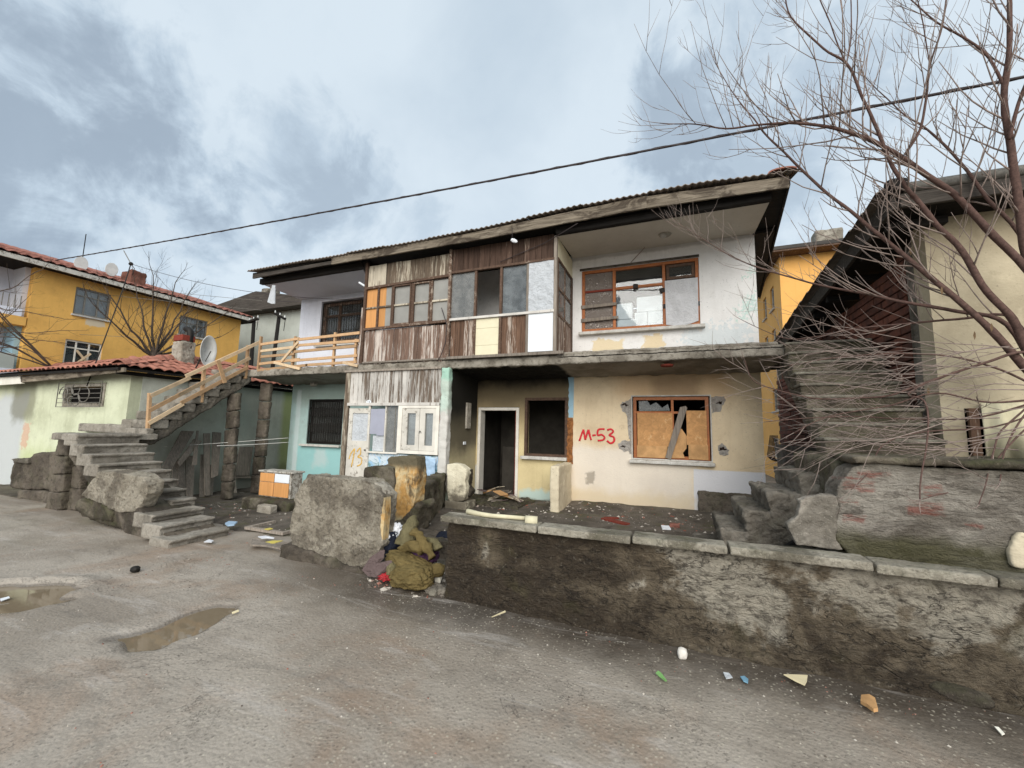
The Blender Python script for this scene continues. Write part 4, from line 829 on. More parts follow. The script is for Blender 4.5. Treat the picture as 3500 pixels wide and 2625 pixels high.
box('mullion', A['w_brownframe'], UG, -8.02, -7.95, HY + .075, HY + .14, 3.8, 4.7, .004); box('transom', A['w_brownframe'], UG, -8.42, -7.26, HY + .078, HY + .135, 4.40, 4.46, .004); pane(UG, A['glass'], -8.43, -7.26, 3.79, 4.71, HY + .11); box('curtain', A['curtain'], UG, -8.42, -7.27, HY + .125, HY + .13, 3.8, 4.7, 0)
bar_grille(UG, -8.5, -7.19, 3.72, 4.78, HY + .02, 16, ((4.30, 4.42), (3.9, 4.02)), A['iron'], .006)
rail(H, 'sill', A['sillwhite'], -8.62, -7.1, 3.63, HY - .02, .05, .12)
# lamps, boxes, loose bits
def disk(name, parent, c, r, h, mat, n=20, ring=0):
    return MB().tube([c, Vector(c) + Vector((0, 0, -h))], [r, r * .9], n).build(name, mat, parent, True)
disk('ceiling_lamp', H, PZ('i', 1050, 190, 2.66) + Vector((0, 0, .01)), .10, .03, A['redwood']); disk('ceiling_rose', H, PZ('h', 965, 520, 5.03), .11, .02, A['concpale']); disk('ceiling_rose', H, PZ('h', 950, 522, 5.01), .05, .05, A['sillwhite'])
disk('ceiling_lamp', H, PZ('d', 550, 180, 2.66) + Vector((0, 0, .0)), .09, .10, A['concpale'])
box('meter_box', A['concpale'], H, -3.898, -3.86, 7.28, 7.46, 1.6, 2.12, .005); box('socket', A['panelwhite'], H, -3.898, -3.88, 7.22, 7.32, 1.28, 1.34, .003)
MB().tube([(-4.12, BY - .04, 3.9), (-3.98, BY - .05, 3.55), (-4.0, BY - .05, 3.2), (-4.08, BY - .05, 2.98), (-4.16, BY - .06, 2.85)], .008, 5).build('loose_cable', A['wire'], H, True)
MB().tube([PY('e', 1660, 40, 6.36), PY('e', 1480, 150, 6.45), PY('e', 1300, 255, 6.58), PY('e', 1100, 340, 6.59), PY('e', 820, 460, 6.59)], .007, 5).build('loose_cable', A['wire'], H, True)
MB().tube([PY('e', 950, 90, 6.32), PY('e', 950, 190, 6.3)], .004, 4).build('loose_cable', A['wire'], H); lump('rag', PY('e', 970, 230, 6.3), (.07, .02, .035), A['bagwhite'], H, 0, .3, 3, 2, 3, tilt=.5)
MB().prism([PY('c', 222, 345, 6.5), PY('c', 250, 345, 6.5), PY('c', 245, 520, 6.5), PY('c', 215, 520, 6.5), PY('c', 175, 505, 6.5)], (0, .02, 0)).build('torn_rag', A['film'], H)
MB().tube([PY('c', 1065, 120, 6.6), PY('c', 1110, 240, 6.6)], .02, 6).build('brace', A['w_black'], H); MB().tube([PY('c', 1045, 320, 6.6), PY('c', 1100, 355, 6.6)], .022, 8).build('spout', A['panelwhite'], H)
MB().tube([PY('h', 655, 780, HY - .02), PY('h', 790, 635, HY - .12)], .008, 5).build('stick', A['twig'], H)
# ---------------------------------------------------------------- street wall with coping stones
SW = thing('street_wall', 'low damp rendered wall with pale coping stones along the street', 'wall', (0, 3.55, 0))
rough('wall_body', MB().prism([(-2.06, 3.54, -.15), (5.2, 3.54, -.15), (5.2, 3.57, .715), (-2.05, 3.555, .715)], (0, .15, 0)), A['streetwall'], SW, .018, .022, 4.2, 11, .014, True)
rough('footing', MB().prism([(-1.9, 3.47, -.12), (5.2, 3.47, -.12), (5.2, 3.51, .03), (-1.6, 3.53, .03)], (0, .2, 0)), A['streetwall'], SW, .02, .03, 3.5, 12, .015)
jx = [-2.10, -1.13, -.335, .35, 1.21, 1.80, 2.5, 3.4, 4.3, 5.2]
for k in range(len(jx) - 1):
    gap = .004 if k not in (1, 3) else .012; dz = .006 * rnd.uniform(-1, 1)
    rough('coping_stone', MB().box(jx[k] + gap, jx[k+1] - gap, 3.48, 3.68, .715 + dz, .777 + dz), A['cap'], SW, .013, .0035, 6, 20 + k, .003)
# ---------------------------------------------------------------- rendered retaining wall, terrace and broken steps on the right
RW = thing('retaining_wall', 'cracked grey retaining wall with red brick showing through the render', 'wall', (1.8, 3.97, .7))
pts = [(1250, 310), (1180, 350), (1120, 375), (1075, 440), (1040, 490), (1035, 560), (1050, 640), (1015, 740), (1030, 830), (1100, 890)]
P = [PY('k', x, y, 3.97) for x, y in pts]
rough('wall_body', MB().prism([P[0] + Vector((.05, 0, 0))] + P[1:] + [Vector((1.25, 3.97, .3)), Vector((6, 3.97, .3)), Vector((6, 3.97, 1.40)), Vector((1.6, 3.97, 1.385))], (0, .3, 0)), A['retain'], RW, .015, .007, 6, 31, .009)
rough('ledge', MB().prism([(1.30, 3.93, 1.40), (1.26, 3.93, 1.455), (6, 3.93, 1.47), (6, 3.93, 1.41)], (0, .55, 0)), A['concmoss'], RW, .02, .008, 6, 39, .008)
pts = [(1040, 540), (950, 535), (860, 545), (790, 570), (800, 610), (780, 680), (720, 725), (745, 790), (780, 855), (1090, 895), (1020, 810), (1040, 730), (1050, 620)]
rough('broken_slab', MB().prism([PY('k', x, y, 3.96) for x, y in pts], (0, .10, 0)), A['step'], RW, .014, .010, 7, 33, .008, True)
pts = [(2120, 900), (2160, 800), (2190, 775), (2230, 780), (2230, 1010), (2150, 1000)]
rough('broken_edge', MB().prism([PY('k', x, y, 3.93) for x, y in pts], (0, .05, 0)), A['stubcream'], RW, .016, .008, 7, 35)
rough('terrace', MB().prism([(1.26, 4.28, .1), (1.22, 4.28, 1.30), (1.22, 4.28, 1.43), (7, 4.28, 1.43), (7, 4.28, .1)], (0, 1.2, 0)), A['concmoss'], RW, .045, .03, 4, 36, .018)
tb = kind(box('terrace_ground', A['soil'], None, 2.36, 9, 5.46, 12, .0, 1.38, 0), 'structure'); tb['label'] = 'raised earth terrace beside the brick house'
BS = thing('broken_steps', 'crumbling chunky concrete steps climbing from the yard to the terrace', 'steps', (.8, 5, .2))
for n_, (x0, x1, z0, z1) in enumerate(((1.06, 1.50, .95, 1.25), (.80, 1.30, .76, 1.06), (.60, 1.06, .56, .875), (.40, .84, .34, .68), (.18, .6, .05, .40))):
    rough('step', MB().prism([(x0 + .05, 4.62, z0), (x1, 4.62, z0 - .05), (x1, 4.62, z1), (x0, 4.62, z1)], (0, 1.0, 0)), A['conc'], BS, .018, .022, 6, 41 + n_, .018, True)
MB().prism([(.62, 4.5, .30), (1.22, 4.5, .72), (1.22, 4.5, .82), (.62, 4.5, .38)], (0, .06, 0)).build('stringer_board', A['w_black'], BS)
rough('rubble_block', MB().box(.55, 1.2, 4.2, 4.5, .15, .62), A['concdark'], BS, .03, .03, 5, 47)
# stair up to the balcony
RS = thing('concrete_stair', 'mossy dark concrete stair climbing to the right balcony end', 'staircase', (1.9, 5.9, 1.42))
n = 9
for k in range(n):
    z1 = 1.43 + (2.88 - 1.43) * (k + 1) / n; y0 = 5.16 + (6.72 - 5.16) * k / n; sh = .012 * rnd.uniform(-1, 1)
    st = rough('step', MB().box(1.44 + sh, 2.39 + sh, y0, y0 + .30, z1 - .20, z1 - .03), A['concmoss'], RS, .016, .004, 7, 50 + k, .004)
    rough('nosing', MB().box(1.43 + sh, 2.40 + sh, y0 - .025, y0 + .28, z1 - .035, z1), A['nosing'], st, .012, .003, 8, 60 + k, .003)
MB().prism([(1.46, 5.26, 1.40), (1.46, 6.95, 2.70), (1.46, 6.95, 2.55), (1.46, 5.45, 1.40)], (.9, 0, 0)).build('stair_slab', A['concdark'], RS)
rough('landing', MB().box(1.40, 2.42, 6.75, 7.8, 2.68, 2.86), A['concdark'], RS, .04, .02, 5, 61)
# ---------------------------------------------------------------- broken wall stump by the gate gap
CW = thing('wall_stump', 'massive broken rough concrete wall stump beside the rubbish', 'wall stump', (-3.8, 3.95, 0))
pts = [(265, 1090), (250, 860), (290, 560), (330, 480), (420, 335), (500, 350), (700, 375), (940, 385), (1000, 400), (1060, 470), (1130, 545), (1120, 700), (1100, 850), (1130, 1000), (1080, 1080), (1010, 1160), (930, 1230), (760, 1190), (600, 1170), (420, 1150)]
P = [PY('j', x, y, 3.78) for x, y in pts]
for q in P: q.z = min(q.z, 1.0)
rough('wall_body', MB().prism(P, (0, .26, 0)), A['chunk'], CW, .0135, .012, 6, 71, .013, True)
rough('footing', MB().prism([(-4.5, 3.74, -.12), (-4.48, 3.74, .16), (-3.7, 3.74, .1), (-3.2, 3.74, .02), (-3.15, 3.74, -.12)], (0, .34, 0)), A['concdark'], CW, .03, .03, 5, 72)
MB().prism([PY('j', x, y, 3.79) for x, y in ((1118, 560), (1150, 556), (1150, 700), (1135, 850), (1125, 1010), (1092, 1050), (1088, 1000), (1105, 830), (1112, 700))], (0, .10, 0)).build('rusty_strip', A['stub'], CW)
rough('cap_block', MB().prism([PY('j', x, y, 3.85) for x, y in ((1000, 400), (1060, 415), (1110, 460), (1170, 545), (1120, 552), (1050, 480))], (0, .2, 0)), A['concpale'], CW, .018, .01, 7, 74)
GS = thing('gate_pillar', 'broken gate pillar with ochre washed render and mossy top', 'pillar', (-3.5, 4.75, .1))
pts = [(1170, 200), (1190, 170), (1330, 160), (1440, 170), (1452, 240), (1460, 360), (1440, 480), (1430, 600), (1380, 700), (1300, 790), (1235, 810), (1225, 600), (1235, 480), (1250, 400), (1240, 270), (1180, 255)]
rough('pillar_body', MB().prism([PY('j', x, y, 4.6) for x, y in pts], (0, .22, 0)), A['stub'], GS, .016, .010, 7, 81, .008)
rough('pillar_base', MB().prism([PY('j', x, y, 4.58) for x, y in ((1225, 780), (1300, 760), (1380, 680), (1440, 600), (1480, 640), (1400, 900), (1225, 900))], (0, .4, 0)), A['concmoss'], GS, .025, .02, 6, 82)
YW = thing('yard_wall', 'low mossy crumbling yard wall joining the pillar and the porch', 'wall', (-3.9, 5.6, .1))
rough('wall_part', MB().prism([(-3.42, 4.85, .0), (-3.22, 4.9, .0), (-3.82, 6.5, .0), (-4.06, 6.5, .0)], (0, 0, .80)), A['concmoss'], YW, .028, .03, 4.5, 83, .015, True)
rough('wall_part', MB().prism([PY('j', x, y, 5.0) for x, y in ((950, 380), (960, 280), (1050, 255), (1120, 265), (1230, 270), (1245, 420), (1200, 700), (900, 700))], (0, .25, 0)), A['concmoss'], YW, .028, .03, 4.5, 84, .015, True)
rough('porch_step', MB().box(-3.3, -2.05, 4.35, 4.75, -.05, .28), A['concdark'], YW, .03, .02, 5, 85)
WS = thing('whitewashed_stub', 'flaking whitewashed wall stub at the left of the open door', 'wall stub', (-3.6, 6.5, .2))
rough('stub_body', MB().prism([PY('j', x, y, 6.3) for x, y in ((1735, 240), (1800, 232), (1860, 245), (1915, 290), (1922, 330), (1905, 400), (1915, 480), (1895, 585), (1750, 600), (1735, 500))] , (0, .18, 0)), A['stubwhite'], WS, .014, .008, 8, 86)
rough('stub_foot', MB().box(-3.72, -3.3, 6.28, 6.68, .0, .36), A['stubwhite'], WS, .022, .014, 6, 87)
rough('broken_end', MB().prism([PY('j', x, y, 6.42) for x, y in ((1900, 330), (1930, 290), (1952, 290), (1945, 400), (1935, 450), (1970, 490), (1950, 540), (1900, 570))], (0, .15, 0)), A['concdark'], WS, .018, .015, 8, 88)
CS2 = thing('cream_stub', 'scarred cream pier standing against the corner of the marked wall', 'pier', (-1.85, 7.1, .2))
rough('pier_body', MB().box(-2.0, -1.84, 6.85, 7.78, .05, 1.0), A['stubcream'], CS2, .024, .012, 5, 89)
# ---------------------------------------------------------------- left staircase
LS = thing('outdoor_staircase', 'worn concrete staircase climbing from the street to the left balcony', 'staircase', (-8, 4.2, 0))
ZS = (.10, .23, .33, .44, .55, .67, .80, .92, 1.06, 1.20, 1.355); Y1 = (4.16, 4.15, 4.21, 4.27, 4.31, 4.37, 4.42, 4.46, 4.49, 4.54, 4.58); Y0 = (3.40, 3.46, 3.52, 3.94, 3.94, 3.94, 3.90, 3.60, 3.63, 3.66, 3.70)
for k in range(11):
    x1 = -6.02 - k * .325; z1 = ZS[k]; sh = .015 * rnd.uniform(-1, 1); y0 = Y0[k]; y1 = Y1[k]
    rough('step', MB().prism([(x1 + sh, y0, z1 - .19), (x1 + sh, y0, z1 - .045), (x1 + sh + .03, y0, z1 - .035), (x1 + sh + .03, y0, z1), (x1 - .40, y0, z1), (x1 - .40, y0, z1 - .19)], (0, y1 - y0, 0)), A['step'], LS, .0135, .0045, 6, 100 + k, .004)
MB().prism([(-6.1, 3.5, -.1), (-6.1, 3.5, .05), (-9.4, 3.72, 1.20), (-9.5, 3.72, 1.0), (-7.2, 3.6, -.1)], (0, .62, 0)).build('stair_slab', A['concdark'], LS)
rough('landing', MB().box(-10.08, -9.28, 3.70, 4.86, 1.25, 1.372), A['step'], LS, .02, .008, 5, 112)
rough('kerb', MB().box(-11.9, -9.98, 4.74, 4.86, 1.36, 1.53), A['step'], LS, .024, .008, 5, 113); rough('kerb', MB().box(-10.4, -9.30, 4.68, 4.80, 1.36, 1.47), A['step'], LS, .024, .008, 5, 114)
n = 8
for k in range(n):
    z1 = 1.46 + (2.88 - 1.46) * (k + 1) / n; y0 = 4.78 + (6.62 - 4.78) * k / n
    rough('step', MB().box(-10.40, -9.38, y0, y0 + .30, z1 - .175, z1), A['step'], LS, .018, .005, 6, 120 + k, .004)
rough('stair_slab', MB().prism([(-9.40, 4.62, 1.24), (-9.40, 6.72, 2.80), (-9.40, 6.72, 2.60), (-9.40, 4.86, 1.14)], (-.98, 0, 0)), A['conc'], LS, .03, .025, 5, 130, .012)
# block pillars under the landing
def pillar_px(root, crop, L, R, Y, th, nb, mat, seed):
    for k in range(nb):
        a, b = k / nb, (k + 1) / nb - .005; ln = lambda s, t: (s[0][0] + (s[1][0] - s[0][0]) * t, s[0][1] + (s[1][1] - s[0][1]) * t)
        q = [PY(crop, *ln(L, a), Y), PY(crop, *ln(R, a), Y), PY(crop, *ln(R, b), Y), PY(crop, *ln(L, b), Y)]; dx = .012 * rnd.uniform(-1, 1)
        rough('block', MB().prism([v + Vector((dx, 0, 0)) for v in q], (0, th, 0)), mat, root, .026, .012, 6, seed + k, .006)
p1 = thing('block_pillar', 'leaning block pillar at the outer corner under the stair landing', 'pillar', (-10.4, 4.0, 0)); pillar_px(p1, 'b', ((440, 435), (335, 985)), ((525, 440), (450, 985)), 3.95, .14, 4, A['concdark'], 140)
p2 = thing('block_pillar', 'leaning block pillar under the landing beside the dark stair gap', 'pillar', (-10.1, 4.3, 0)); pillar_px(p2, 'b', ((555, 470), (485, 985)), ((615, 500), (600, 985)), 4.05, .12, 3, A['concdark'], 150)
BW = thing('block_wall', 'dark low wall of old blocks beside the leaning landing pillars', 'wall', (-11.8, 4.4, 0))
rough('wall_body', MB().prism([PY('b', x, y, 4.25) for x, y in ((85, 610), (205, 600), (250, 555), (420, 540), (400, 830), (130, 825), (70, 800))], (0, .3, 0)), A['concdark'], BW, .035, .03, 4, 160, .014)
rough('lower_course', MB().prism([PY('b', x, y, 4.2) for x, y in ((120, 835), (400, 835), (350, 985), (250, 950), (140, 890))], (0, .3, 0)), A['concdark'], BW, .035, .03, 4, 161, .014)
rough('cap_stone', MB().prism([PY('b', x, y, 4.2) for x, y in ((85, 595), (215, 588), (210, 630), (120, 625))], (0, .35, 0)), A['conc'], BW, .025, .012, 6, 162)
bm_ = kind(box('mound', A['soil'], None, -15, -10.6, 4.2, 4.9, -.2, .02, 0), 'structure'); bm_['label'] = 'strip of earth at the foot of the green shed'
# fallen slab and rocks leaning on the stairs
tag(rough('fallen_slab', MB().prism([PY('b', x, y, 3.56) for x, y in ((610, 870), (740, 690), (860, 690), (1070, 735), (1120, 790), (1110, 860), (1030, 990), (900, 1005), (760, 940), (640, 890))], (.02, .2, .03)), A['chunk'], None, .014, .012, 4.0, 170, .012, True), 'big tilted slab of broken concrete leaning on the stair', 'concrete slab')
tag(rough('rock', MB().prism([PY('b', x, y, 3.60) for x, y in ((555, 960), (600, 890), (700, 900), (800, 940), (850, 1000), (840, 1075), (700, 1050), (590, 1010))], (0, .3, 0)), A['concmoss'], None, .026, .025, 4, 171), 'flat wedge shaped rock under the left end of the tilted slab', 'rock')
tag(rough('rock', MB().prism([PY('b', x, y, 3.62) for x, y in ((600, 985), (720, 980), (850, 1005), (900, 1040), (960, 1100), (930, 1130), (780, 1100), (680, 1060), (610, 1030))], (0, .3, 0)), A['concmoss'], None, .026, .02, 4, 172), 'long low rock lying along the street edge below the tilted slab', 'rock')
tag(lump('rock', PZ('b', 985, 1105, 0) + Vector((0, .0, .08)), (.24, .14, .13), A['conc'], None, .1, .25, 1.6, 173, 4, boxy=.5, floor=0), 'rounded rock below the tilted slab at the stair foot', 'rock')
tag(lump('rock', PZ('b', 1150, 1090, 0) + Vector((0, .1, .05)), (.16, .12, .09), A['concmoss'], None, .4, .3, 1.6, 174, 4, boxy=.4, floor=0), 'small mossy rock wedged against the lowest stair steps', 'rock')
tag(lump('rock', PZ('b', 1160, 1160, 0) + Vector((0, .1, .02)), (.22, .14, .07), A['conc'], None, .2, .3, 1.6, 175, 4, boxy=.4, floor=-.01), 'flat crumbled lump at the corner of the bottom stair step', 'rock')
# new timber handrail
HR = thing('timber_handrail', 'fresh pine handrail running up the stair and along the balcony', 'handrail', (-9.4, 5.6, 1.5)); Xr = -9.40
def px2(a, b, X=Xr): return PX('a', a, b, X)
for (a, b), (c, d) in (((1240, 1650), (1258, 1335)), ((1690, 1415), (1715, 1120)), ((2060, 1215), (2085, 935))):
    MB().beam(px2(a, b), px2(c, d), .07, .05).build('post', A['w_new'], HR, bevel=.003)
for (a, b), (c, d), mt in (((1268, 1358), (1600, 1205), 'w_newpale'), ((1560, 1195), (2190, 905), 'w_newpale'), ((1262, 1480), (1720, 1238), 'w_new'), ((1500, 1355), (2100, 1040), 'w_newpale'), ((1250, 1590), (1540, 1425), 'w_newpale'), ((1520, 1420), (2080, 1120), 'w_new')):
    MB().beam(px2(a, b, Xr + .05), px2(c, d, Xr + .05), .028, .075, (1, 0, 0) if False else (0, 0, 1)).build('rail', A[mt], HR, bevel=.002)
MB().beam(px2(1830, 1060, Xr + .09), px2(1890, 1250, Xr + .09), .03, .08).build('brace', A['w_new'], HR, bevel=.002)
YR = BY + .06
def py2(a, b, dy=0): return PY('c', a, b, YR + dy)
for (a, b), (c, d) in (((88, 1165), (120, 830)), ((410, 1135), (445, 830)), ((795, 1130), (822, 792)), ((1005, 1085), (1020, 855))): MB().beam(py2(a, b), py2(c, d), .055, .05).build('post', A['w_new'], HR, bevel=.003)
MB().beam(py2(1035, 1120), py2(1085, 560), .05, .05).build('post', A['w_pink'], HR, bevel=.003)
for (a, b), (c, d), mt in (((115, 905), (480, 850), 'w_new'), ((470, 860), (1050, 795), 'w_new'), ((115, 968), (470, 925), 'w_newpale'), ((450, 915), (1045, 870), 'w_new'), ((115, 1022), (430, 995), 'w_new'), ((430, 975), (1020, 920), 'w_new'), ((100, 1090), (480, 1045), 'w_new'), ((400, 1060), (1025, 1010), 'w_new'), ((85, 1150), (560, 1100), 'w_new'), ((540, 1100), (1020, 1070), 'w_new')):
    MB().beam(py2(a, b, -.04), py2(c, d, -.04), .028, .06).build('rail', A[mt], HR, bevel=.002)
for (a, b), (c, d) in (((468, 880), (310, 1065)), ((240, 1075), (485, 1135)), ((890, 1075), (1030, 1108))): MB().beam(py2(a, b, -.07), py2(c, d, -.07), .028, .06).build('brace', A['w_newpale'], HR, bevel=.002)
# pillars under the balcony
for nm, (L, R, Y, lb, sd) in enumerate(((((1715, 110), (1660, 905)), ((1800, 90), (1735, 905)), 6.25, 'block pillar carrying the upper end of the stair', 180), (((1965, 20), (1885, 860)), ((2040, 20), (1960, 860)), 6.95, 'dark block pillar carrying the balcony beside the drawer chest', 190))):
    t = thing('balcony_pillar', lb, 'pillar', tuple(PY('b', L[1][0], L[1][1], Y))); pillar_px(t, 'b', L, R, Y, .10, 6, A['concdark'], sd)
# boards leaning under the stair
boards = [((1375, 380), (1470, 385), (1300, 670), (1225, 665), 'wide grey board leaning steeply under the stair, leftmost of the boards', 6.2), ((1470, 440), (1530, 460), (1360, 650), (1345, 620), 'split grey board with a pointed top crossing the leaning boards', 6.15),
  ((1540, 400), (1590, 400), (1590, 870), (1550, 870), 'tall dark board standing upright in the middle of the leaning boards', 6.1), ((1610, 390), (1675, 395), (1650, 720), (1600, 740), 'tall grey board beside the block pillar', 6.05), ((1490, 380), (1505, 380), (1490, 640), (1455, 640), 'narrow strip standing behind the pointed board', 6.3),
  ((1310, 590), (1350, 590), (1335, 780), (1300, 780), 'short dark board low on the left of the leaning boards', 6.0), ((1400, 570), (1475, 570), (1460, 890), (1415, 890), 'broad short board resting against the leaning group', 6.0), ((1350, 600), (1395, 600), (1400, 820), (1345, 800), 'short board between the wide and the broad boards', 6.08), ((1520, 560), (1555, 560), (1545, 930), (1510, 930), 'thin board reaching lowest in the leaning group', 5.95), ((1570, 640), (1625, 635), (1605, 920), (1560, 920), 'short pale board in front of the tall dark one', 5.95),
  ((1745, 610), (1760, 600), (1800, 900), (1775, 905), 'slim stick leaning on the block pillar', 6.0), ((1705, 690), (1730, 690), (1755, 900), (1705, 905), 'splintered board propped at the pillar foot', 5.98), ((1815, 505), (1915, 500), (1885, 720), (1780, 720), 'brown boards panel behind the two pillars', 7.3), ((1780, 720), (1895, 712), (1895, 740), (1780, 740), 'crosswise rail below the brown panel', 7.25)]
for a, b, c, d, lb, Y in boards:
    X1 = -10.36 if Y > 7 else -9.98 + (Y - 5.95) * .5; X0 = X1 - (.1 if Y > 7 else .3); P = [PX('b', *a, max(X0, -10.44)), PX('b', *b, max(X0, -10.44)), PX('b', *c, X1), PX('b', *d, X1)]
    tag(MB().prism(P, (-.03, 0, 0)).build('board', A['w_old'], None, bevel=.003), lb, 'board', 'boards stored under the stair')
# drawer chest on a ledge
LD = tag(rough('ledge', MB().box(-7.75, -6.5, 5.55, 6.3, -.12, .2), A['concmoss'], None, .03, .02, 5, 200), 'low concrete ledge under the drawer chest', 'ledge')
DC = thing('drawer_chest', 'white chest with one white and several orange wooden drawer fronts', 'drawer chest', (-7.1, 5.9, .2))
box('carcass', A['w_whiteframe'], DC, -7.62, -6.78, 5.80, 6.05, .2, .67, .004); box('top', A['w_whiteframe'], DC, -7.65, -6.75, 5.77, 6.08, .67, .70, .004)
box('drawer_front', A['ply2'], DC, -7.60, -7.22, 5.78, 5.797, .49, .65, .003); box('drawer_front', A['panelwhite'], DC, -7.20, -6.82, 5.78, 5.797, .49, .65, .003); box('drawer_front', A['ply2'], DC, -7.60, -7.22, 5.78, 5.797, .22, .48, .003); box('drawer_front', A['ply2'], DC, -7.20, -6.82, 5.78, 5.797, .22, .48, .003)
# floor frame and clutter in the left yard
tag(MB().box(-6.05, -5.25, 4.42, 4.48, .02, .06).box(-6.05, -5.99, 4.48, 4.9, .02, .06).box(-5.31, -5.25, 4.48, 4.9, .02, .06).build('floor_frame', A['w_old'], None), 'grey timber frame lying on the ground by the stair foot', 'frame')
# ---------------------------------------------------------------- green shed with tiled hip roof
SH = thing('green_shed', 'low pale green shed with red tiled hip roof and scrollwork window', 'shed', (-13, 5, 0))
wall('wall', A['green'], SH, -19, -10.5, -.3, 2.62, 4.9, .2, [(-13.0, -11.42, 1.95, 2.36)])
box('wall', A['greenside'], SH, -10.7, -10.495, 5.1, 13, -.3, 2.60, 0)
MB().prism([PY('a', x, y, 4.62) for x, y in ((170, 1195), (555, 1150), (555, 1215), (175, 1245))], (0, .04, 0)).build('eave_board', A['w_fascia'], SH); MB().prism([PY('a', x, y, 4.60) for x, y in ((555, 1150), (1040, 1120), (1040, 1155), (555, 1215))], (0, .04, 0)).build('eave_board', A['w_fascia'], SH)
MB().prism([PY('a', x, y, 4.62) for x, y in ((-300, 1225), (180, 1190), (180, 1255), (-300, 1290))], (0, .05, 0)).build('eave_board', A['w_whiteframe'], SH)
box('eave_board', A['w_black'], SH, -10.42, -10.38, 4.6, 12.9, 2.54, 2.62, .004)
ez, rz, hx = 2.66, 3.20, -11.9      # eave, ridge, hip
def roof_z(x, y): return ez + min((y - 4.55) * .28, (-10.25 - x) * .33, rz - ez)
vs = [(-19.3, 4.55, ez), (-10.25, 4.55, ez), (-10.25, 13, ez), (-11.9, 6.48, rz), (-11.9, 13, rz), (-19.3, 6.48, rz)]
link_mesh('roof_deck', vs + [(v[0], v[1], v[2] - .05) for v in vs], [(0, 1, 3, 5), (1, 2, 4, 3), (7, 6, 11, 9), (8, 7, 9, 10), (0, 6, 7, 1), (1, 7, 8, 2)], A['w_black'], SH)
def tile_mesh(mat, w=.2, l=.36, h=.045):
    n = 6; vs = []; 
    for y in (0, l):
        for i in range(n + 1):
            t = i / n; vs.append(((t - .5) * w, y, h * math.sin(math.pi * t) + (.02 if y == 0 else 0)))
    k = len(vs); vs += [(x, y, z - .016) for x, y, z in vs]
    fs = [(i, i+1, n+2+i, n+1+i) for i in range(n)] + [(i, k+i, k+i+1, i+1) for i in range(n)]
    me = bpy.data.meshes.new('tile'); me.from_pydata(vs, [], fs); me.materials.append(mat); me.polygons.foreach_set('use_smooth', [True] * len(me.polygons)); return me
def lay(me, parent, pos, xdir, ydir, name='tile'):
    X = Vector(xdir).normalized(); Yv = Vector(ydir).normalized(); Z = X.cross(Yv).normalized()
    o = bpy.data.objects.new(name, me); COL.objects.link(o); o.parent = parent
    p = Vector(pos) - wloc(parent) + Vector((rnd.uniform(-.01, .01), rnd.uniform(-.01, .01), rnd.uniform(0, .012)))
    j = rnd.uniform(-.03, .03); X2 = (X + Yv * j).normalized(); Y2 = Z.cross(X2).normalized()
    o.matrix_local = Matrix(((X2.x, Y2.x, Z.x, p.x), (X2.y, Y2.y, Z.y, p.y), (X2.z, Y2.z, Z.z, p.z), (0, 0, 0, 1))); return o
TM = tile_mesh(A['tile'])
cnt = 0
# side slope (faces the stair): columns along y, courses up the slope
sl = Vector((-1, 0, .33)).normalized()
for cy in range(40):
    y = 4.62 + cy * .2
    for r in range(5):
        p = Vector((-10.22, y, ez + .02)) + sl * (r * .33)
        if (p.x < -10.25 - (y - 4.55) * .28 / .33 - .05): break
        if cnt < 170: lay(TM, SH, p, (0, 1, 0), sl); cnt += 1
# front slope
sf = Vector((0, 1, .28)).normalized()
for cx in range(32):
    x = -10.4 - cx * .2
    for r in range(4):
        p = Vector((x, 4.5, ez + .02)) + sf * (r * .33)
        if x > -10.25 - (p.y - 4.55) * .28 / .33: continue
        lay(TM, SH, p, (1, 0, 0), sf)
hipd = Vector((-1.65, 1.93, .54)).normalized(); TH = tile_mesh(A['tile'], .24, .38, .09)
for k in range(7): lay(TH, SH, Vector((-10.25, 4.55, ez + .05)) + hipd * (k * .36), hipd.cross(Vector((0, 0, 1))), hipd, 'ridge_tile')
for k in range(12): lay(TH, SH, Vector((-11.9, 6.5 + k * .35, rz + .05)), (1, 0, 0), (0, 1, 0), 'ridge_tile')
for k in range(20): lay(TH, SH, Vector((-11.95 - k * .35, 6.48, rz + .05)), (0, 1, 0), (-1, 0, 0), 'ridge_tile')
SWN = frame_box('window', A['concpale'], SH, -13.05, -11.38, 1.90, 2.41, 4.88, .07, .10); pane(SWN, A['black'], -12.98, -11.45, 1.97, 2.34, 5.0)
GR = frame_box('grille', A['ironpale'], SWN, -13.1, -11.3, 1.88, 2.44, 4.79, .014, .014)
for k in range(4): MB().tube([(-13.1, 4.795, 1.98 + .1 * k), (-11.3, 4.795, 1.98 + .1 * k)], .007, 5).build('bar', A['ironpale'], GR)
for k, (x, z, r, a0) in enumerate(((-12.6, 2.16, .17, 0), (-12.3, 2.28, .13, 2), (-12.25, 2.04, .13, 4), (-11.95, 2.16, .17, 3), (-12.45, 2.02, .10, 1), (-12.8, 2.2, .14, 5))):
    MB().tube([(x + r * 1.3 * math.cos(a0 + t * .45), 4.785, z + r * math.sin(a0 + t * .45)) for t in range(11)], .010, 5).build('scroll', A['ironpale'], GR, True)
